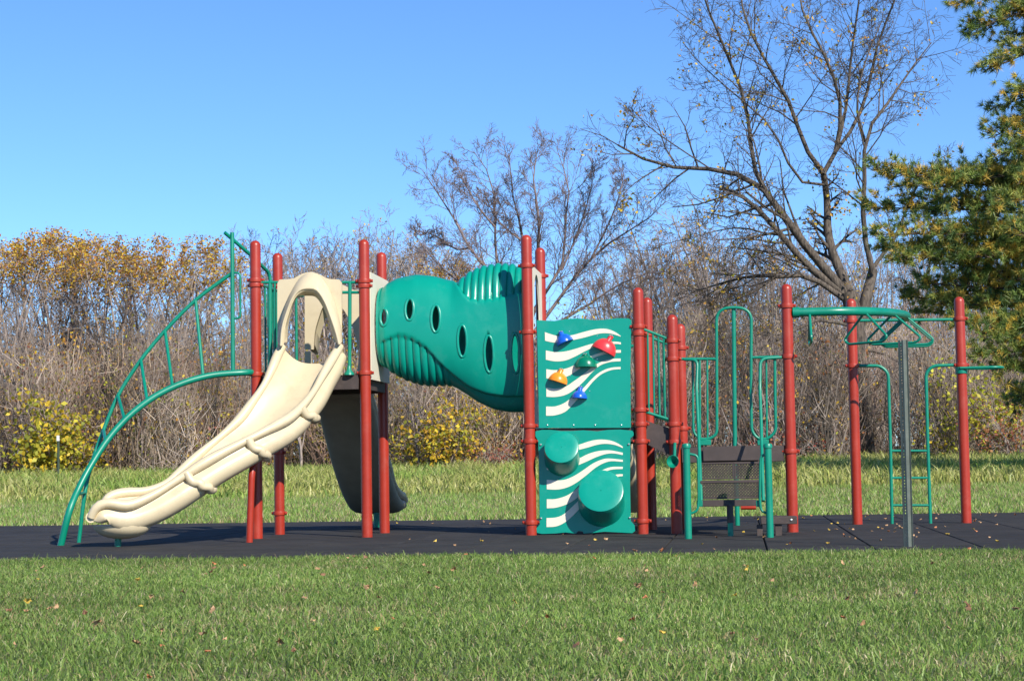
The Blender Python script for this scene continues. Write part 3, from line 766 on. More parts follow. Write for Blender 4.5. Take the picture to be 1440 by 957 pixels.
bar('handrail', [A(1099, 502, -.02), A(1069, 504, -.06), A(1068.5, 545, -.12), A(1070.5, 600, -.35), A(1072, 660, -.7), A(1073.5, 704, -.9)], .018, steps, f=.08)
g_ = gnd(1027.5, 753); t_ = at(1027.5, 712, g_.y).z
MB().lathe([(.030, -.02), (.030, t_*.5)], (g_.x, g_.y, 0), 14).build('leg', M['green'], steps); MB().lathe([(.034, t_*.45), (.034, t_+.02)], (g_.x, g_.y, 0), 14).build('leg_sleeve', M['deck'], steps)
g_ = gnd(1037, 738); t_ = at(1037, 640, g_.y).z
MB().lathe([(.03, -.02), (.03, t_)], (g_.x, g_.y, 0), 14).build('leg', M['green'], steps)
bar('cross_bar', [at(1042, 713, g_.y), at(1063, 713, g_.y)], .028, steps, 'red')
g_ = gnd(1095, 752)
bench = MB().bbox(at(1070, 737, g_.y-.06), at(1120, 724.5, g_.y+.14), .006).build('low_step', M['deck'], root); tag(bench, 'low brown step plank on short dark legs')
MB().bbox((g_.x-.035, g_.y-.03, -.01), (g_.x+.035, g_.y+.03, at(1095, 737, g_.y).z), .004).build('leg', M['deck'], bench)
MB().bbox((g_.x-.22, g_.y+.0, -.01), (g_.x-.16, g_.y+.06, at(1095, 737, g_.y).z), .004).build('leg', M['deck'], bench)
MB().lathe([(.012, 0), (.012, .006), (.006, .009)], at(1112.5, 730.5, g_.y-.06), 8, (0, -1, 0)).build('bolt', M['steel'], bench)

# ---------------------------------------------------------------- curved overhead ladder
Yg = (PP['P12'].y+PP['P13'].y)/2; midx = (PP['P12'].x+PP['P13'].x)/2
zb0 = A(1120, 439).z; zb1 = at(1275, 447, Yg).z
X0 = PP['P11'].x+.06; RX = midx-X0; RY = Yg-YF
bp = [Vector((X0, YF, zb0)), Vector((X0+.18, YF, zb0)), Vector((X0+.36, YF, zb0))]
cpt = [Vector((X0+.36+(RX-.36)*math.sin(t), YF+RY*(1-math.cos(t)), zb0+(zb1-zb0)*(1-math.cos(t)))) for t in [math.pi/2*k/30 for k in range(1, 31)]]
bp += cpt
beam = MB().tube(bp, .047, 16).build('overhead_ladder', M['green'], root); tag(beam, 'green curved overhead ladder with hanging triangular rungs')
MB().lathe([(.058, 0), (.058, .07)], bp[0], 16, (1, 0, 0)).build('collar', M['green'], beam)
def rung(i):
    c = bp[i]; t = (bp[min(i+1, len(bp)-1)]-bp[i-1]); t.z = 0; t.normalize(); s = Vector((t.y, -t.x, 0))
    dz = .32; w = .31
    a = c+s*.03-Vector((0, 0, .035)); b = c-s*.03-Vector((0, 0, .035))
    bar('rung', [a, c+s*w-Vector((0, 0, dz-.03)), c+s*(w-.06)-Vector((0, 0, dz+.02)), c-s*(w-.06)-Vector((0, 0, dz+.02)), c-s*w-Vector((0, 0, dz-.03)), b], .014, beam, f=.05, n=8)
for i in (1, 10, 18, 25, 31): rung(i)
bar('cross_bar', [at(1206, 450.5, PP['P12'].y), at(1343, 449, PP['P13'].y)], .019, beam)
# end ladder between the two far posts
ld = bar('end_ladder', [at(1207, 514, Yg), at(1238, 514, Yg), at(1249, 524, Yg), at(1252, 620, Yg), gnd(1252.5, 733) if False else at(1254.5, 736, Yg)], .020, f=.12)
tag(ld, 'green end ladder with three rungs under the overhead bar')
bar('side_rail', [at(1343, 513, Yg), at(1312, 514, Yg), at(1302, 524, Yg), at(1304.5, 620, Yg), at(1308.5, 736, Yg)], .020, ld, f=.12)
for y, xa, xb in ((633.5, 1251.5, 1304.5), (671.5, 1252.5, 1306), (710, 1253.5, 1307.5)): bar('rung', [at(xa, y, Yg), at(xb, y, Yg)], .015, ld)
# flat loop seat on the last post
pc = Vector((PP['P13'].x, PP['P13'].y, at(1350, 520, PP['P13'].y).z))
lp = MB().lathe([(PR+.002, -.045), (PR+.012, -.04), (PR+.012, .04), (PR+.002, .045)], pc, 18, caps=False).build('loop_bracket', M['green'], root)
bar('side_loop', [pc+Vector((-.02, -.07, .02)), pc+Vector((.40, -.12, .02)), pc+Vector((.49, .0, .02)), pc+Vector((.47, .13, .02)), pc+Vector((.3, .18, .02)), pc+Vector((-.02, .07, .02))], .016, lp, f=.09)

# ================================================================== SIGN POST AND STAKE
def signpost():
    g = gnd(1274.5, 768); top = at(1266.5, 478, g.y); H = top.z
    r = empty('sign_post', (g.x, g.y, 0), 'bare dark green perforated steel sign post at the lawn edge', 'post')
    yaw = R(-40); c, s = math.cos(yaw), math.sin(yaw); lean = (top.x-g.x)/H
    def W(x, y, z): return Vector((g.x+x*c-y*s+lean*z, g.y+x*s+y*c, z))
    mb = MB(); wv = .036; n = int(H/.0254); hole = .0055
    th = .004
    def plate(x0, y0, x1, y1, z0, z1):
        d = Vector((x1-x0, y1-y0, 0)).normalized(); nx_, ny_ = -d.y*th, d.x*th
        mb.add([W(x0, y0, z0), W(x1, y1, z0), W(x1, y1, z1), W(x0, y0, z1), W(x0+nx_, y0+ny_, z0), W(x1+nx_, y1+ny_, z0), W(x1+nx_, y1+ny_, z1), W(x0+nx_, y0+ny_, z1)],
               [(0,1,2,3),(7,6,5,4),(0,4,5,1),(1,5,6,2),(2,6,7,3),(3,7,4,0)])
    # web with a column of holes
    plate(-.02, 0, -hole, 0, -.05, H); plate(hole, 0, .02, 0, -.05, H)
    for k in range(n):
        plate(-hole, 0.0002, hole, 0.0002, k*.0254+2*hole, (k+1)*.0254)
    plate(-hole, 0.0002, hole, 0.0002, -.05, 2*hole-.0112)
    plate(-.02, .0, -.032, .034, -.05, H); plate(.032, .034, .02, .0, -.05, H)
    plate(-.032, .034, -.050, .034, -.05, H); plate(.050, .034, .032, .034, -.05, H)
    mb.build('channel', M['signpost'], r, 0)
signpost()
def stake(px, y0, y1, D, label, white):
    b = at(px, y1, D); t = at(px, y0, D); z0 = float(groundh(b.x, D))
    r = empty('stake', (b.x, D, z0), label, 'stake')
    sm = mat('stake_green', (0.05, 0.075, 0.05), .6); wm = mat('white_paint', (0.75, 0.74, 0.7), .6)
    mb = MB(); mb.box((b.x-.035, D-.006, z0-.1), (b.x+.035, D+.006, t.z-(.16 if white else 0))); mb.box((b.x-.006, D-.045, z0-.1), (b.x+.006, D-.0062, t.z-(.16 if white else 0)))
    mb.build('shaft', sm if white else M['bark2'], r, 0)
    if white:
        MB().bbox((b.x-.037, D-.047, t.z-.16), (b.x+.037, D+.008, t.z), .004).build('painted_tip', wm, r, 0)
stake(82, 612, 668, 52, 'green steel fence stake with a white painted tip', True)

# ================================================================== VEGETATION
rng = np.random.default_rng(11)
def atD(px, py, D): return CAM + ray(px, py)*D
def spot(px, D):
    Xc = (px-720)/FPX*D; x = Xc*cy-D*sy; y = Xc*sy+D*cy
    return Vector((x, y, float(groundh(x, y))))
class Wood:
    """branch polylines gathered and skinned in batches"""
    def __init__(s, seed): s.g = {}; s.tips = []; s.r = random.Random(seed); s.trunk = []
    def add(s, pts, radii, sides): s.g.setdefault((len(pts), sides), []).append((pts, radii))
    def skin(s, keys=None):
        Vs, Fs, off = [], [], 0
        for (n, k), items in s.g.items():
            P = np.array([[tuple(q) for q in it[0]] for it in items], np.float64); Rr = np.array([it[1] for it in items])
            T = np.gradient(P, axis=1); T /= np.linalg.norm(T, axis=2, keepdims=True)+1e-9
            ref = np.where(np.abs(T[:, :1, 2:3]) > .8, np.array([[[1., 0, 0]]]), np.array([[[0, 0, 1.]]]))
            u = np.cross(T, np.broadcast_to(ref, T.shape)); u /= np.linalg.norm(u, axis=2, keepdims=True)+1e-9; w = np.cross(T, u)
            a = np.arange(k)*2*np.pi/k
            ring = P[:, :, None]+(u[:, :, None]*np.cos(a)[None, None, :, None]+w[:, :, None]*np.sin(a)[None, None, :, None])*Rr[:, :, None, None]
            B = len(items); Vs.append(ring.reshape(-1, 3))
            b, i, j = np.meshgrid(np.arange(B), np.arange(n-1), np.arange(k), indexing='ij'); j2 = (j+1) % k; o = off+b*n*k
            Fs.append(np.stack([o+i*k+j, o+i*k+j2, o+(i+1)*k+j2, o+(i+1)*k+j], -1).reshape(-1, 4)); off += B*n*k
        return np.concatenate(Vs), np.concatenate(Fs)
    def grow(s, p, d, L, r, lev, maxlev, spec):
        n = 6 if lev == 0 else (5 if lev == 1 else 4)
        wig, trop = spec['wig'][lev], spec['trop'][lev]; pts = [p.copy()]; dirs = [d.copy()]; q = p.copy(); d = d.copy()
        for i in range(n-1):
            d = (d+Vector((s.r.gauss(0, wig), s.r.gauss(0, wig), s.r.gauss(0, wig)+trop))).normalized(); q = q+d*(L/(n-1)); pts.append(q.copy()); dirs.append(d.copy())
        rm = spec['rmin']; s.add(pts, [max(rm, r*(1-.65*i/(n-1))) for i in range(n)], 6 if r > .05 else (4 if r > .02 else 3))
        s.kids(pts, dirs, L, r, lev, maxlev, spec)
    def kids(s, pts, dirs, L, r, lev, maxlev, spec):
        if lev >= maxlev: s.tips.append((pts[-1], dirs[-1], pts[len(pts)//2])); return
        nk = spec['n'][lev]; n = len(pts)
        for c in range(nk):
            t = spec['t0'][lev]+(1-spec['t0'][lev])*(c+s.r.random())/nk; f = t*(n-1); i = min(n-2, int(f)); pos = pts[i].lerp(pts[i+1], f-i); dd = dirs[min(i+1, n-1)]
            ang = R(s.r.uniform(*spec['ang'][lev])); ax = dd.orthogonal().normalized(); ax.rotate(Matrix.Rotation(s.r.uniform(0, 2*math.pi), 3, dd))
            nd = dd.copy(); nd.rotate(Matrix.Rotation(ang, 3, ax))
            s.grow(pos, nd, L*spec['ratio'][lev]*(1.15-.55*t)*s.r.uniform(.75, 1.2), max(spec['rmin'], r*(1-.6*t)*.6), lev+1, maxlev, spec)
    def limb(s, pts, r0, r1, lev, maxlev, spec, sides=6, n=8):
        P = resample(bez(pts, 5), n); Lg = sum((b-a).length for a, b in zip(P, P[1:]))
        s.add(P, [r0+(r1-r0)*i/(n-1) for i in range(n)], sides)
        dirs = [(P[min(i+1, n-1)]-P[max(i-1, 0)]).normalized() for i in range(n)]
        s.kids(P, dirs, Lg, (r0+r1)/2, lev, maxlev, spec); s.tips.append((P[-1], dirs[-1], P[-2])); return P
def leaves(pos, size, cols, sd=0, flat=.0):
    """leaf quads (folded diamonds) at the given points"""
    g = np.random.default_rng(sd); n = len(pos); pos = np.asarray(pos, float)
    u = g.normal(size=(n, 3)); u[:, 2] *= (1-flat); u /= np.linalg.norm(u, axis=1, keepdims=True)
    h = g.normal(size=(n, 3)); w = np.cross(u, h); w /= np.linalg.norm(w, axis=1, keepdims=True); nn = np.cross(u, w)
    sz = (size[0]+(size[1]-size[0])*g.random(n))[:, None]
    a, b, c, d = pos, pos+u*sz*.5+w*sz*.32+nn*sz*.1, pos+u*sz, pos+u*sz*.5-w*sz*.32+nn*sz*.1
    V = np.stack([a, b, c, d], 1).reshape(-1, 3); F = np.arange(4*n).reshape(n, 4)
    C = np.asarray(cols)[g.integers(0, len(cols), n)]*(.7+.6*g.random((n, 1)))
    return V, F, np.repeat(C, 4, 0)
def flattint(n, cols, g): return np.asarray(cols)[g.integers(0, len(cols), n)]
TW = [(0.27, 0.20, 0.155), (0.35, 0.265, 0.20), (0.19, 0.14, 0.105), (0.40, 0.31, 0.235)]
YEL = [(0.58, 0.40, 0.03), (0.66, 0.48, 0.05), (0.52, 0.29, 0.03), (0.56, 0.36, 0.05)]
ORG = [(0.50, 0.25, 0.04), (0.45, 0.19, 0.05), (0.55, 0.36, 0.06), (0.38, 0.16, 0.06)]
OLV = [(0.30, 0.30, 0.035), (0.40, 0.38, 0.04), (0.20, 0.22, 0.03), (0.50, 0.44, 0.05)]
def assemble(name, base, w, trunk, label, cat, group, bark, lv=None):
    """trunk = polyline wood object, w = crown wood, lv = (V,F,C) of leaves"""
    r = empty(name, base, label, cat, group); b = np.array(tuple(base))
    V, F = trunk.skin(); link('trunk', npmesh('trunk', V-b, F, bark, smooth=True), r, base)
    V, F = w.skin(); link('crown', npmesh('crown', V-b, F, bark, smooth=True), r, base)
    if lv is not None and len(lv[0]): link('leaves', npmesh('leaves', lv[0]-b, lv[1], M['leafm'], lv[2]), r, base)
    return r
def copytree(o, loc, rz, sc, label=None):
    c = o.copy(); COL.objects.link(c); c.location = loc; c.rotation_euler.z = rz; c.scale = sc
    if label: c['label'] = label
    for ch in o.children:
        k = ch.copy(); COL.objects.link(k); k.parent = c
    return c

# ---------------------------------------------------------------- the big half-bare tree
SP = dict(wig=[.12, .14, .17, .2, .2], trop=[.06, .07, .06, .04, .03], n=[9, 7, 5, 4, 0], t0=[.25, .2, .2, .2, .2], ang=[(25, 55), (28, 60), (30, 65), (30, 65), (30, 60)],
          ratio=[.42, .45, .5, .55, .5], rmin=.0065)
DB = 61.0
def bigtree():
    base = spot(1215, DB); W = Wood(3); T = Wood(4); g = random.Random(5)
    Q = lambda l, k=1.6: [atD(x, y, DB+k*math.sin(i*.9+l[0][0])*(i/len(l))) for i, (x, y) in enumerate(l)]
    T.limb([base-Vector((0, 0, .2))]+[atD(*p, DB) for p in ((1213, 600), (1210, 520), (1203, 450), (1192, 410))], .36, .27, 9, 0, SP, 10, 10); T.tips.clear()
    T.limb([atD(1205, 470, DB), atD(1218, 420, DB), atD(1228, 380, DB+.4)], .22, .16, 9, 0, SP, 8, 6)
    limbs = [([(1196, 420), (1167, 386), (1123, 333), (1092, 289), (1066, 259), (1030, 243), (991, 237), (926, 232), (869, 204)], .17, .03),
             ([(1190, 415), (1140, 377), (1097, 329), (1066, 294), (1040, 274), (1016, 264)], .15, .04),
             ([(1080, 275), (1066, 255), (1057, 210), (1048, 145), (1027, 88), (991, 0), (975, -60)], .09, .02),
             ([(1194, 410), (1167, 342), (1163, 281), (1158, 243)], .18, .11),
             ([(1158, 244), (1132, 206), (1110, 145), (1075, 83), (1048, 26), (1035, -50)], .09, .02),
             ([(1158, 244), (1176, 210), (1182, 149), (1165, 90), (1130, 20), (1120, -40)], .09, .02),
             ([(1176, 212), (1190, 150), (1196, 88), (1208, 0), (1215, -60)], .07, .02),
             ([(1174, 214), (1202, 175), (1220, 127), (1235, 60), (1258, 0), (1268, -60)], .07, .02),
             ([(1228, 384), (1214, 320), (1216, 250), (1218, 190), (1245, 150), (1290, 85), (1310, 60)], .11, .015),
             ([(1217, 200), (1205, 150), (1216, 90), (1240, 30)], .05, .015),
             ([(1198, 428), (1140, 390), (1097, 389), (1060, 388), (1022, 396), (970, 412)], .11, .02),
             ([(1092, 389), (1060, 410), (1020, 430), (985, 470)], .04, .012),
             ([(1204, 460), (1150, 450), (1100, 475), (1040, 505), (985, 550)], .07, .012),
             ([(1100, 476), (1060, 470), (1010, 500), (960, 510)], .035, .01),
             ([(1207, 500), (1150, 520), (1100, 560), (1050, 575)], .05, .01),
             ([(1208, 490), (1250, 500), (1300, 540), (1340, 600)], .06, .012),
             ([(1160, 260), (1120, 250), (1085, 180), (1030, 130), (985, 90), (960, 60)], .05, .012),
             ([(1120, 330), (1085, 330), (1040, 320), (985, 330), (930, 345)], .04, .01),
             ([(1225, 380), (1260, 330), (1285, 270), (1320, 220)], .07, .012),
             ([(1000, 238), (950, 205), (915, 180), (885, 150)], .03, .01)]
    for l, r0, r1 in limbs:
        lev = 1 if len(l) > 3 else 2
        sp_ = dict(SP); sp_['n'] = [0, 17 if len(l) >= 5 else 11, 7, 5, 0]; sp_['ratio'] = [.4, .30, .47, .55, .5]; sp_['rmin'] = .006
        W.limb(Q(l), r0, r1, lev, 4, sp_, 6, 10)
    tips = [t for t in W.tips]; pos = []
    for t in tips:
        if g.random() < .055:
            for k in range(g.randint(2, 7)): pos.append(t[2].lerp(t[0], g.random())+Vector((g.gauss(0, .12), g.gauss(0, .12), g.gauss(-.06, .1))))
    for c, rad, n in (((1060, 350), .9, 40), ((985, 300), .5, 25), ((1015, 70), 1.0, 60), ((1210, 400), .6, 60), ((1185, 290), .6, 40), ((1290, 155), .35, 40)):
        for k in range(n): pos.append(atD(*c, DB+g.uniform(-1, 1))+Vector((g.gauss(0, rad*.5), 0, g.gauss(0, rad*.6))))
    lv = leaves([tuple(p) for p in pos], (.07, .15), YEL+ORG[:1]+OLV[:1], 9)
    assemble('tree', base, W, T, 'tallest half-bare spreading tree with dark limbs and a few yellow leaves', 'tree', None, M['bark'], lv)
bigtree()

# ---------------------------------------------------------------- bare round-topped tree behind the tunnel
def midtree():
    D = 64.0; base = spot(742, D); W = Wood(21); T = Wood(22)
    Q = lambda l, k=1.5: [atD(x, y, D+k*math.sin(i*.8+l[-1][0])*(i/len(l))) for i, (x, y) in enumerate(l)]
    T.limb([base-Vector((0, 0, .2)), atD(741, 560, D), atD(738, 470, D)], .30, .24, 9, 0, SP, 8, 6)
    st = [[(738, 475), (712, 420), (681, 374), (657, 344), (642, 313), (621, 280), (593, 238)], [(738, 472), (715, 420), (698, 368), (696, 301), (690, 250), (665, 212)],
          [(738, 470), (742, 400), (735, 330), (722, 280), (716, 215)], [(740, 470), (758, 420), (775, 400), (792, 368), (795, 308), (800, 265), (782, 206)],
          [(740, 480), (772, 440), (800, 400), (830, 365), (862, 338), (908, 310), (936, 283)], [(742, 490), (790, 450), (826, 430), (870, 400), (925, 380)],
          [(745, 420), (757, 350), (757, 300), (750, 250), (757, 205)], [(736, 480), (690, 430), (650, 400), (615, 370), (582, 330)], [(790, 380), (815, 320), (830, 270), (838, 225)],
          [(830, 366), (858, 310), (875, 260), (872, 235)], [(660, 348), (640, 350), (610, 330), (585, 325)], [(697, 320), (672, 290), (650, 250), (640, 225)], [(735, 340), (700, 310), (680, 270)]]
    for l in st:
        sp_ = dict(SP); sp_['n'] = [0, 21, 9, 5, 0]; sp_['ratio'] = [.4, .23, .48, .55, .5]; sp_['trop'] = [.1, .08, .06, .05, .05]; sp_['ang'] = [(22, 52)]*5; sp_['rmin'] = .0055
        W.limb(Q(l), .075 if len(l) > 4 else .04, .010, 1, 4, sp_, 5, 9)
    g = random.Random(3); pos = [atD(885+g.gauss(0, 6), 290+g.gauss(0, 16), D-2+g.random()) for k in range(40)]
    assemble('tree', base, W, T, 'round-topped leafless grey tree standing behind the tunnel', 'tree', None, M['bark3'], leaves([tuple(p) for p in pos], (.12, .2), YEL, 2))
midtree()

# ---------------------------------------------------------------- slender trees of the wood edge
def slender(seed, H, nst, leafy, cols, wide, bark, n1=9, n2=6, n3=4):
    W = Wood(seed); T = Wood(seed+1); g = random.Random(seed)
    T.limb([Vector((0, 0, -.2)), Vector((g.gauss(0, .1), g.gauss(0, .1), H*.15)), Vector((g.gauss(0, .15), g.gauss(0, .15), H*.3))], .13, .09, 9, 0, SP, 7, 5)
    top = Vector((0, 0, H*.22))
    for k in range(nst):
        a = 2*math.pi*k/nst+g.random(); rr = wide*g.uniform(.45, 1)
        e = Vector((math.cos(a)*rr, math.sin(a)*rr, H*g.uniform(.88, 1.0))); m = Vector((e.x*.42+g.gauss(0, .2), e.y*.42+g.gauss(0, .2), H*.58))
        sp_ = dict(SP); sp_['n'] = [0, n1, n2, n3, 0]; sp_['ratio'] = [.4, .26, .45, .5, .5]; sp_['trop'] = [.1, .14, .10, .06, .04]; sp_['ang'] = [(22, 50)]*5; sp_['rmin'] = .0065
        W.limb([top+Vector((0, 0, g.uniform(-.1, .06)*H)), m, e], .07, .013, 1, 4, sp_, 4, 8)
    pos = []
    for t in W.tips:
        zf = t[0].z/H
        if g.random() < leafy*(.03+min(1.3, max(0, (zf-.74)/.20))):
            for k in range(g.randint(3, 6)): pos.append(tuple(t[2].lerp(t[0], g.random())+Vector((g.gauss(0, .12), g.gauss(0, .12), g.gauss(0, .1)))))
    lv = leaves(pos, (.07, .13), cols, seed) if pos else None
    return W, T, lv, bark
protos = []
for i, (seed, H, nst, lf, cols, wd, bk_) in enumerate(((101, 9.0, 7, .95, YEL+ORG, 2.2, 'bark2'), (113, 9.0, 6, .70, ORG+YEL[:2], 2.0, 'bark2'), (127, 9.0, 8, .03, YEL, 2.4, 'bark2'), (139, 9.0, 6, .03, ORG, 2.6, 'bark'))):
    W, T, lv, bk = slender(seed, H, nst, lf, cols, wd, bk_)
    lab = ('slender wood-edge tree with yellow-orange leaves along its flat top', 'slender wood-edge tree with orange-brown leaves in its upper twigs',
           'pale grey leafless tree showing above the thicket', 'dark grey leafless tree showing above the thicket')[i]
    protos.append([assemble('tree', Vector((0, 0, 0)), W, T, lab, 'tree', ('yellow-topped trees at the wood edge', 'orange-topped trees at the wood edge', 'pale leafless trees above the thicket', 'dark leafless trees above the thicket')[i], M[bk], lv), False])
LAB = ('slender tree with yellow-orange leaves along its flat top', 'slender tree with orange-brown leaves in its upper twigs', 'pale grey leafless tree', 'dark grey leafless tree')
PLACE = ((30, 'in the wood beyond the broad-leaved bush'), (150, 'in the wood beyond the white-tipped stake'), (330, 'in the wood behind the arch ladder'), (520, 'behind the deck with the slide hood'), (700, 'behind the crawl tunnel'),
         (890, 'behind the climbing panel'), (1000, 'behind the stair link'), (1120, 'behind the arch barrier'), (1330, 'behind the overhead ladder'), (9999, 'behind the white pine'))
def plant(k, px, ytop, D, rz, sw=1.0):
    o = plant0(k, px, ytop, D, rz, sw); pl = [w for x, w in PLACE if px < x][0]
    o['label'] = LAB[k]+' '+pl; o['group'] = ('yellow-topped', 'orange-topped', 'pale leafless', 'dark leafless')[k]+' trees '+pl; return o
def plant0(k, px, ytop, D, rz, sw=1.0):
    b = spot(px, D); H = atD(px, ytop, D).z-b.z; s = H/9.0; p = protos[k]; sc = (s*sw, s*sw, s)
    if not p[1]:
        p[1] = True; o = p[0]; o.location = b; o.rotation_euler.z = rz; o.scale = sc; return o
    return copytree(p[0], b, rz, sc)
gp = random.Random(77)
for k, px, y, D in ((0, -45, 335, 65), (0, 5, 330, 63), (1, 48, 336, 66), (0, 90, 336, 65), (1, 128, 338, 67), (1, 165, 350, 64), (0, 205, 346, 66), (0, 245, 345, 64), (1, 283, 350, 67),
                    (1, 110, 345, 69)):
    plant(k, px, y, D, gp.uniform(0, 6.28), gp.uniform(.9, 1.25))
for k, px, y, D in ((2, 335, 392, 66), (2, 365, 350, 82), (3, 405, 335, 86), (2, 440, 332, 84), (2, 480, 350, 80), (3, 520, 345, 86), (2, 560, 330, 84), (2, 598, 345, 80), (1, 640, 372, 70), (0, 655, 385, 66), (2, 60, 352, 76), (2, 235, 352, 76),
                    (2, 868, 350, 80), (3, 905, 360, 72), (2, 945, 330, 84), (2, 985, 300, 86), (3, 1015, 345, 74), (2, 1060, 330, 84), (3, 1100, 370, 76), (2, 1250, 330, 80), (3, 1300, 360, 74), (2, 1350, 340, 82), (3, 1410, 350, 80), (2, 1470, 340, 76)):
    plant(k, px, y, D, gp.uniform(0, 6.28), gp.uniform(.9, 1.3))
for px, y, D in ((885, 372, 90), (925, 345, 92), (965, 352, 78), (1000, 360, 90), (1038, 338, 92), (1080, 352, 88), (1125, 345, 92), (1150, 372, 80), (1190, 360, 90), (1232, 350, 90), (1275, 345, 92), (385, 355, 92), (425, 362, 90), (470, 345, 94), (505, 362, 92), (540, 352, 94), (585, 350, 92), (620, 340, 90)):
    plant(2, px, y, D, gp.uniform(0, 6.28), gp.uniform(1.0, 1.4))
for k, px, y, D in ((2, -20, 440, 58.5), (2, 35, 420, 59), (3, 150, 430, 58.5), (2, 198, 450, 58), (2, 240, 425, 59), (3, 300, 470, 58.5), (2, 345, 440, 59), (2, 420, 470, 58.5), (3, 505, 480, 58.5), (2, 585, 470, 58), (3, 735, 490, 58.5), (2, 945, 450, 58.5), (3, 1035, 440, 59), (2, 1085, 460, 58.5), (3, 1160, 470, 58.5), (2, 1270, 470, 59), (3, 1320, 480, 58.5)):
    o = plant(k, px, y, D, gp.uniform(0, 6.28), gp.uniform(.6, .9)); o['label'] = 'young thin-stemmed '+o['label']; o['group'] = 'young '+o['group']

# ---------------------------------------------------------------- thicket: one mass of twigs and last leaves
def thicket():
    g = np.random.default_rng(5)
    hk = np.array([(-400, 5.6), (60, 5.4), (180, 6.0), (320, 5.0), (420, 4.4), (560, 4.6), (700, 5.0), (860, 5.4), (960, 5.9), (1100, 6.4), (1250, 6.0), (1800, 6.4)])
    nc = 640                                  # shrubs of the thicket, each an arching spray of its own size and colour
    cpx = g.uniform(-330, 1770, nc); cD = 57.5+17*g.random(nc)**.9; Xc = (cpx-720)/FPX*cD; cxw = Xc*cy-cD*sy; cyw = Xc*sy+cD*cy
    cH = np.interp(cpx, hk[:, 0], hk[:, 1])*(.35+.70*g.random(nc)**.8)*(.72+.28*np.clip((cD-57)/8, 0, 1)); cR = .5+.30*cH*(.6+.6*g.random(nc))
    base_c = np.array([(0.26, 0.20, 0.16), (0.36, 0.29, 0.235), (0.17, 0.13, 0.10), (0.29, 0.22, 0.15), (0.25, 0.20, 0.17), (0.28, 0.185, 0.14), (0.13, 0.10, 0.08), (0.38, 0.29, 0.20)])
    cc = base_c[g.integers(0, 8, nc)]*(.75+.45*g.random((nc, 1))); cc[cpx > 850] *= np.array([.82, .86, .92])
    wgt = cH*cR; wgt /= wgt.sum(); n = 145000; k = g.choice(nc, n, p=wgt)
    t = g.random(n)**.8; az = g.uniform(0, 2*np.pi, n); rad = cR[k]*np.sqrt(g.random(n))*(.25+.75*t)
    px = cpx[k]+0*t; x = cxw[k]+np.cos(az)*rad; y = cyw[k]+np.sin(az)*rad; z0 = groundh(x, y); z = z0+cH[k]*t*.9
    d = g.normal(size=(n, 3))*.42; out = (rad/cR[k])*(.15+.30*t); d[:, 0] += np.cos(az)*out; d[:, 1] += np.sin(az)*out; d[:, 2] += 1.0-.15*t; d /= np.linalg.norm(d, axis=1, keepdims=True)
    L = .45+1.0*g.random(n); wd = .005+.009*g.random(n)**2; big = (g.random(n) < .05) & (t < .45); L[big] *= 2.6; wd[big] *= 3.0; d[big] = d[big]*np.array([.35, .35, 1.]); d[big] /= np.linalg.norm(d[big], axis=1, keepdims=True); z[big] = z0[big]+.6*g.random(big.sum())
    P0 = np.stack([x, y, z-.25], -1); k1 = g.normal(size=(n, 3))*.2; P1 = P0+d*L[:, None]*.5+k1*L[:, None]*.8; P2 = P0+d*L[:, None]+k1*.5*L[:, None]+np.array([0, 0, .08])
    view = np.array([sy, -cy, 0.]); side = np.cross(d, view+g.normal(size=(n, 3))*.5); side /= np.linalg.norm(side, axis=1, keepdims=True)+1e-9
    w0 = side*wd[:, None]; V = np.stack([P0-w0, P0+w0, P1-w0*.75, P1+w0*.75, P2], 1).reshape(-1, 3); o = np.arange(n)*5
    F = np.concatenate([np.stack([o, o+1, o+3], -1), np.stack([o, o+3, o+2], -1), np.stack([o+2, o+3, o+4], -1)])
    C = cc[k]*(.7+.6*g.random((n, 1))); C[big] *= .7
    ob = link('thicket', npmesh('thicket', V, F, M['twigm'], np.repeat(C, 5, 0))); tag(ob, 'dense grey-brown thicket of bare twigs along the wood edge', 'thicket', kind='stuff')
    # last leaves: some shrubs still hold many, most hold few
    lf = np.where(g.random(nc) < .5, 1.0, .12)*wgt; lf[cpx > 850] *= .45; lf /= lf.sum(); m = 80000; k = g.choice(nc, m, p=lf)
    t = g.random(m)**.8; az = g.uniform(0, 2*np.pi, m); rad = cR[k]*1.05*np.sqrt(g.random(m))*(.35+.7*t); x = cxw[k]+np.cos(az)*rad; y = cyw[k]+np.sin(az)*rad; z = groundh(x, y)+cH[k]*t+.1
    pal = np.array(YEL+ORG+OLV+[(0.34, 0.22, 0.11), (0.40, 0.28, 0.14), (0.30, 0.12, 0.08), (0.36, 0.30, 0.12)]); fav = g.integers(0, len(pal), nc)
    Vl, Fl, Cl = leaves(np.stack([x, y, z], -1), (.07, .15), pal, 6)
    mixc = pal[fav[k]]*(.7+.6*g.random((m, 1))); Cl = np.where(np.repeat(g.random(m) < .65, 4)[:, None], np.repeat(mixc, 4, 0), Cl)
    ob = link('thicket_leaves', npmesh('thicket_leaves', Vl, Fl, M['leafm'], Cl)); tag(ob, 'last brown and yellow leaves hanging in the thicket', 'leaves', kind='stuff')
thicket()

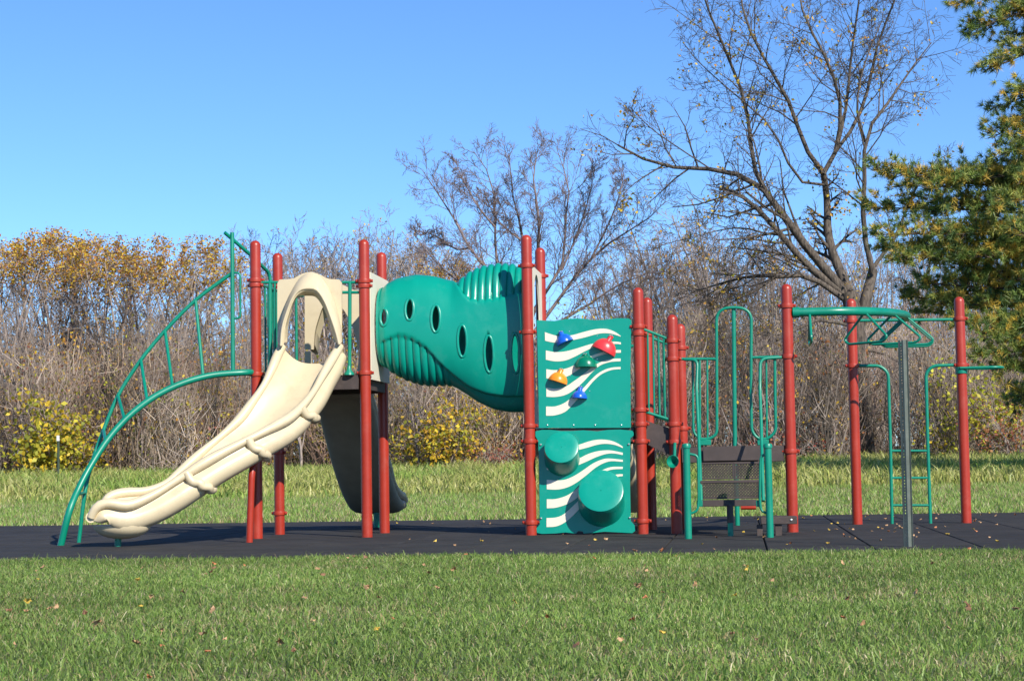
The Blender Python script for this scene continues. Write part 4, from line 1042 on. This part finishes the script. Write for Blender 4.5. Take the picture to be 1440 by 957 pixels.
# ---------------------------------------------------------------- bushes that still hold their leaves
def bush(px, ytop, D, wpx, cols, label, seed, n=1500, size=(.08, .16), group=None, dens=1.0):
    b = spot(px, D); H = atD(px, ytop, D).z-b.z; w = wpx/FPX*D/2; g = np.random.default_rng(seed); rr = random.Random(seed)
    r = empty('bush', b, label, 'bush', group); Wd = Wood(seed); pos = []
    for k in range(12):
        a = rr.uniform(0, 6.28); e = Vector((math.cos(a)*w*rr.uniform(.3, 1.25), math.sin(a)*w*rr.uniform(.3, .9), H*rr.uniform(.3, 1.08)))
        sp_ = dict(SP); sp_['n'] = [0, 0, 7, 4, 0]; sp_['ratio'] = [.4, .3, .4, .5, .5]; sp_['rmin'] = .006
        Wd.limb([Vector((rr.gauss(0, .1), rr.gauss(0, .1), 0)), e*.5+Vector((0, 0, H*.1)), e], .022, .008, 2, 4, sp_, 4, 6)
    tips = [t for t in Wd.tips if rr.random() < .6]; rr.shuffle(tips)
    for k in range(int(n*.62)):
        t = tips[int(len(tips)*rr.random()**1.7)]; pos.append(tuple(t[2].lerp(t[0], rr.uniform(-.6, 1.1))+Vector((rr.gauss(0, .27), rr.gauss(0, .27), rr.gauss(0, .25)))))
    V, F = Wd.skin(); link('stems', npmesh('stems', V, F, M['bark2'], smooth=True), r, b)
    V, F, C = leaves(pos, size, cols, seed); link('leaves', npmesh('leaves', V, F, M['leafm'], C), r, b)
bush(72, 572, 56.5, 78, OLV+YEL[:2], 'broad-leaved yellow-green bush behind the white-tipped stake', 201, 2600, (.12, .24))
bush(118, 590, 58, 50, YEL+OLV, 'low yellow bush at the foot of the left-hand wood', 202, 1300)
bush(625, 590, 57, 70, YEL+OLV[1:], 'bright yellow bush under the crawl tunnel', 203, 2000, (.10, .2))
bush(575, 600, 58.5, 46, OLV+YEL, 'small olive and yellow bush beside the bright yellow one', 204, 800)
bush(680, 545, 59.5, 90, YEL[:2]+OLV+ORG[:1], 'tall loose olive bush with orange sprays below the tunnel', 205, 1700)
bush(690, 628, 56.5, 70, [(0.34, 0.10, 0.06), (0.40, 0.17, 0.07), (0.26, 0.09, 0.06)], 'low reddish bush in front of the olive bush', 206, 900, (.06, .12))
bush(450, 440, 63, 70, YEL+OLV, 'tall bush with gold leaves seen through the slide hood', 207, 1800)
bush(480, 500, 60, 60, YEL+OLV, 'gold-flecked bush behind the tall deck', 208, 1300)
bush(312, 430, 63, 50, YEL+ORG, 'upright orange-yellow bush behind the arch ladder', 209, 1200)
bush(1400, 535, 57, 110, [(0.50, 0.48, 0.04), (0.40, 0.42, 0.04), (0.58, 0.50, 0.06)], 'yellow-green bush beyond the last red post', 210, 2200, (.10, .2))
bush(1425, 575, 55.5, 80, [(0.36, 0.13, 0.07), (0.42, 0.2, 0.08), (0.28, 0.10, 0.06)], 'rust-red bush in front of the yellow-green bush', 211, 1100, (.07, .13))
bush(1085, 628, 57, 90, [(0.34, 0.07, 0.05), (0.28, 0.09, 0.06), (0.4, 0.16, 0.08)], 'low crimson bush near the big tree', 212, 1000, (.06, .12))
bush(1325, 560, 58, 50, OLV+YEL[:1], 'thin olive bush between the end ladder and last post', 213, 800)
bush(845, 470, 63, 60, OLV+YEL, 'tall thin bush behind the climbing panel', 214, 700)
bush(760, 440, 64, 60, YEL+OLV, 'golden bush against the round-topped tree', 215, 900)

# ---------------------------------------------------------------- white pine at the right
def pine():
    D = 42.0; base = spot(1550, D); W = Wood(31); T = Wood(32); g = random.Random(8); gn = np.random.default_rng(8)
    zt = 17.5
    T.limb([base-Vector((0, 0, .3)), base+Vector((.05, 0, 5)), base+Vector((-.1, .05, 11)), base+Vector((0, 0, zt))], .30, .05, 9, 0, SP, 10, 14)
    tufts = []
    def branch(p0, p1, r0, dens, spread):
        """a limb, its side twigs and the needle tufts on them"""
        mid = p0.lerp(p1, .5)+Vector((0, 0, .10*(p1-p0).length*g.uniform(-.3, 1))); P = resample(bez([p0, mid, p1], 6), 9)
        W.add(P, [r0*(1-.8*i/8) for i in range(9)], 5); L = (p1-p0).length
        for k in range(int(L*dens)):
            t = .28+.72*(k+g.random())/(L*dens); f = t*8; i = min(7, int(f)); q = P[i].lerp(P[i+1], f-i); d = (P[i+1]-P[i]).normalized()
            sd = Vector((g.gauss(0, 1), g.gauss(0, 1), g.gauss(.15, .45))).normalized(); dd = (d*.8+sd*.8).normalized(); l = spread*g.uniform(.5, 1.1)*(1.15-.55*t)
            e = q+dd*l+Vector((0, 0, .12*l)); W.add([q, q.lerp(e, .5)+Vector((0, 0, -.03*l)), e], [.014, .010, .005], 3)
            for m in range(max(2, int(l/.13))):
                s_ = (m+1)/max(2, int(l/.13)); c = q.lerp(e, s_)+Vector((g.gauss(0, .05), g.gauss(0, .05), g.gauss(.02, .05)))
                tufts.append((tuple(c), tuple((dd+Vector((0, 0, .35))).normalized()), s_))
                if g.random() < .5:
                    sd2 = Vector((g.gauss(0, 1), g.gauss(0, 1), g.gauss(.2, .5))).normalized()*.2; tufts.append((tuple(c+sd2), tuple((dd+sd2*4).normalized()), s_))
    def tk(z): return base+Vector((0, 0, z))
    vis = [((1348, 6), 12.6), ((1362, 45), 12.3), ((1398, 95), 11.2), ((1412, 60), 12), ((1395, 195), 9.0), ((1410, 150), 9.8), ((1392, 250), 8.2), ((1415, 215), 9), ((1432, 180), 10),
           ((1228, 238), 6.6), ((1216, 292), 5.9), ((1232, 330), 5.4), ((1262, 262), 6.3), ((1300, 300), 6.2), ((1258, 366), 4.8), ((1290, 398), 4.3), ((1330, 330), 5.5), ((1322, 428), 3.9), ((1360, 395), 4.6),
           ((1398, 300), 7.0), ((1400, 350), 5.8), ((1405, 430), 4.2), ((1430, 480), 3.5), ((1380, 470), 3.6), ((1310, 265), 6.9), ((1350, 360), 5.0), ((1430, 260), 8.0), ((1440, 130), 10.6), ((1420, 20), 13), ((1275, 418), 3.9), ((1345, 455), 3.4), ((1240, 348), 5), ((1400, 520), 2.6), ((1428, 558), 2.2), ((1372, 500), 2.9), ((1300, 440), 3.6), ((1440, 525), 2.6)]
    for (x, y), z in vis:
        e = atD(x, y, D+g.uniform(-1.6, 1.2)); branch(tk(max(1.2, min(z, e.z-base.z+1.0))), e, .05, 10.5, .72)
    for k in range(40):      # the rest of the crown all round
        z = 1.6+g.random()**1.35*15; a = g.uniform(0, 6.28); L = (1-(z/17.6)**1.5)*4.4*g.uniform(.7, 1.05)+.5
        if math.cos(a) < -.1 and z > 6.5: L *= .55
        branch(tk(z), tk(z)+Vector((math.cos(a)*L, math.sin(a)*L, L*g.uniform(-.05, .3))), .05, 7, .8)
    C = np.array([t[0] for t in tufts]); Dd = np.array([t[1] for t in tufts]); S = np.array([t[2] for t in tufts]); n = len(C); K = 30
    dirs = Dd[:, None, :]*.75+gn.normal(size=(n, K, 3))*.62; dirs /= np.linalg.norm(dirs, axis=2, keepdims=True)
    Ln = (.12+.08*gn.random((n, K, 1))); sdv = np.cross(dirs, gn.normal(size=(n, K, 3))); sdv /= np.linalg.norm(sdv, axis=2, keepdims=True); wd = .0085
    root_ = C[:, None, :]+gn.normal(size=(n, K, 3))*.015
    V = np.stack([root_-sdv*wd, root_+sdv*wd, root_+dirs*Ln], 2).reshape(-1, 3); F = np.arange(len(V)).reshape(-1, 3)
    gcol = np.array([(0.13, 0.20, 0.045), (0.19, 0.26, 0.055), (0.08, 0.14, 0.045), (0.28, 0.31, 0.07)]); ycol = np.array([(0.50, 0.35, 0.05), (0.44, 0.34, 0.06), (0.56, 0.40, 0.08)])
    pt = np.where((gn.random(n) < (.46*(S < .65)+.10))[:, None], ycol[gn.integers(0, 3, n)], gcol[gn.integers(0, 4, n)])*(.75+.5*gn.random((n, 1)))
    r = assemble('pine_tree', base, W, T, 'large white pine with green needles and yellowing tufts', 'pine tree', None, M['barkp'])
    b = np.array(tuple(base)); link('needles', npmesh('needles', V-b, F, M['needlem'], np.repeat(pt, K*3, 0)), r, base)
    return r
PINE = pine()
q = copytree(PINE, spot(1790, 40.0), 2.2, (1, 1, .95), 'white pine next to the yellow-tufted pine')

# ================================================================== GRASS
def blades(n, sampler, hfun, wd, colfun, lean, seed, seg2=True):
    g = np.random.default_rng(seed); x, y = sampler(g, n); n = len(x); z = groundh(x, y)-.012; h = hfun(g, x, y)
    a = g.uniform(0, 2*np.pi, n); b = g.uniform(0, 2*np.pi, n); ln = lean*(.25+g.random(n))*h
    side = np.stack([np.cos(a), np.sin(a), 0*a], -1)*(wd*(.6+.8*g.random(n)))[:, None]; lv = np.stack([np.cos(b)*ln, np.sin(b)*ln, 0*b], -1)
    P0 = np.stack([x, y, z], -1); P1 = P0+lv*.35; P1[:, 2] += h*.62; P2 = P0+lv*1.05; P2[:, 2] += h*(1-.25*np.minimum(1.2, ln/h))
    C = colfun(g, x, y)
    if seg2:
        V = np.stack([P0-side, P0+side, P1-side*.8, P1+side*.8, P2], 1).reshape(-1, 3); o = np.arange(n)*5
        F = np.concatenate([np.stack([o, o+1, o+3], -1), np.stack([o, o+3, o+2], -1), np.stack([o+2, o+3, o+4], -1)]); return V, F, np.repeat(C, 5, 0)
    V = np.stack([P0-side, P0+side, P2], 1).reshape(-1, 3); return V, np.arange(3*n).reshape(n, 3), np.repeat(C, 3, 0)
def patch(x, y, s): return np.sin(x*s+1.3*np.sin(y*s*.7+1))*np.cos(y*s*1.6+.8*np.sin(x*s*.9))+.6*np.sin(x*s*2.3+y*s*3.1)*np.cos(y*s*2.7-x*s)
def insamp(D0, D1, mar, pw=0.0):
    def f(g, n):
        D = np.sqrt(D0**2+(D1**2-D0**2)*g.random(n)) if pw == 0 else D0+(D1-D0)*g.random(n)**pw
        Xc = (g.random(n)*2-1)*(.2765*D+mar); return Xc*cy-D*sy, Xc*sy+D*cy
    return f
def lawn_samp(g, n):
    x, y = insamp(5.2, 17.6, 1.6, .9)(g, n); edge = PY0+.05+.10*np.sin(x*1.7)+.07*np.sin(x*5.1+1)+g.normal(size=n)*.09
    k = y < edge; return x[k], y[k]
GC = np.array([(0.17, 0.275, 0.050), (0.22, 0.325, 0.066), (0.28, 0.365, 0.10), (0.13, 0.23, 0.046)]); DRY = np.array([(0.42, 0.36, 0.17), (0.36, 0.28, 0.13), (0.5, 0.44, 0.26), (0.32, 0.32, 0.12)])
def lawncol(g, x, y):
    n = len(x); p = .09+.40*np.clip(patch(x, y, 1.1)*.5+.35*patch(x+7, y, 3.2), 0, 1.2); d = g.random(n) < p
    c = np.where(d[:, None], DRY[g.integers(0, 4, n)], GC[g.integers(0, 4, n)])*(.75+.5*g.random((n, 1))); return c*(1+.14*patch(x+3, y-5, .8))[:, None]
V, F, C = blades(330000, lawn_samp, lambda g, x, y: (.022+.026*g.random(len(x))+.04*(g.random(len(x)) < .025))*(1+.12*patch(x, y, 2.1)), .0024, lawncol, 1.2, 1)
tag(link('lawn_grass', npmesh('lawn_grass', V, F, M['bladem'], C)), 'short green lawn grass in front of the playground', 'grass', kind='stuff')
def back_samp(g, n):
    x, y = insamp(25.5, 44, 3.0)(g, n); k = (y > PY1-.04+.08*np.sin(x*2)+g.normal(size=n)*.04); return x[k], y[k]
def backcol(g, x, y):
    n = len(x); p = .22+.30*np.clip(patch(x, y*2, .45), 0, 1); d = g.random(n) < p
    return np.where(d[:, None], DRY[g.integers(0, 4, n)], GC[g.integers(0, 4, n)]*1.25)*(.75+.5*g.random((n, 1)))
V, F, C = blades(110000, back_samp, lambda g, x, y: .05+.06*g.random(len(x))+.06*np.clip((y-36)/6, 0, 1), .010, backcol, .7, 2, False)
tag(link('mown_grass', npmesh('mown_grass', V, F, M['bladem'], C)), 'mown grass strip behind the rubber surface', 'grass', kind='stuff')
MD = np.array([(0.38, 0.43, 0.11), (0.47, 0.48, 0.14), (0.29, 0.37, 0.08), (0.54, 0.52, 0.21), (0.42, 0.42, 0.13)])
def meadcol(g, x, y):
    n = len(x); c = MD[g.integers(0, 5, n)]*(.7+.5*g.random((n, 1))); gr = patch(x, y, .5) > .35; c[gr] *= np.array([.72, .95, .7]); return c
V, F, C = blades(92000, insamp(40, 61, 5.0), lambda g, x, y: (.22+.34*g.random(len(x)))*(.5+.5*np.clip((y-39)/5, 0, 1))*(1+.25*patch(x, y, .9)), .015, meadcol, .75, 3)
tag(link('meadow_grass', npmesh('meadow_grass', V, F, M['bladem'], C)), 'tall yellow-green meadow grass before the wood', 'grass', kind='stuff')

# ================================================================== FALLEN LEAVES
def fallen():
    g = random.Random(12); metas = []
    cols = [('yellow', (0.50, 0.34, 0.05)), ('tan', (0.40, 0.24, 0.12)), ('orange', (0.42, 0.16, 0.06)), ('brown', (0.20, 0.10, 0.05))]
    for nm, c in cols:
        m = mat('fallen_leaf_'+nm, c, .65, .25, 30); out = [(0, -.5), (.14, -.30), (.36, -.26), (.25, -.05), (.48, .12), (.26, .18), (.2, .42), (0, .58), (-.2, .42), (-.26, .18), (-.48, .12), (-.25, -.05), (-.36, -.26), (-.14, -.30)]
        mb = MB(); v = [(0, 0, .02)]+[(x*.09, y*.09, .012*math.sin(x*9+y*5)+.028*abs(x)) for x, y in out]
        mb.add(v, [(0, i+1, (i+1) % 14+1) for i in range(14)]); metas.append((nm, mb.mesh('fallen_leaf', m, 60)))
    def put(x, y, z, k, where):
        nm, me = metas[k]; o = link('fallen_leaf', me, None, (x, y, z)); o.rotation_euler = (g.gauss(0, .45), g.gauss(0, .45), g.uniform(0, 6.28)); s = g.uniform(.28, .6); o.scale = (s, s*g.uniform(.6, 1), s)
        tag(o, 'small '+nm+' fallen leaf lying on the '+where, 'leaf', nm+' fallen leaves on the '+where)
    n = 0
    while n < 95:
        D = 6.3+9.2*g.random(); Xc = (g.random()*2-1)*(.2765*D+.3); x, y = Xc*cy-D*sy, Xc*sy+D*cy
        if y < PY0-.15: put(x, y, g.uniform(.035, .06), g.choice((0, 1, 1, 1, 2, 3)), 'front lawn'); n += 1
    for k in range(110):
        D = 16+10*g.random(); Xc = (g.random()**.6*1.25-.25)*(.28*D); x, y = Xc*cy-D*sy, Xc*sy+D*cy
        if PY0+.1 < y < PY1-.1: put(x, y, .004, g.choice((0, 1, 1, 2)), 'rubber surface')
fallen()
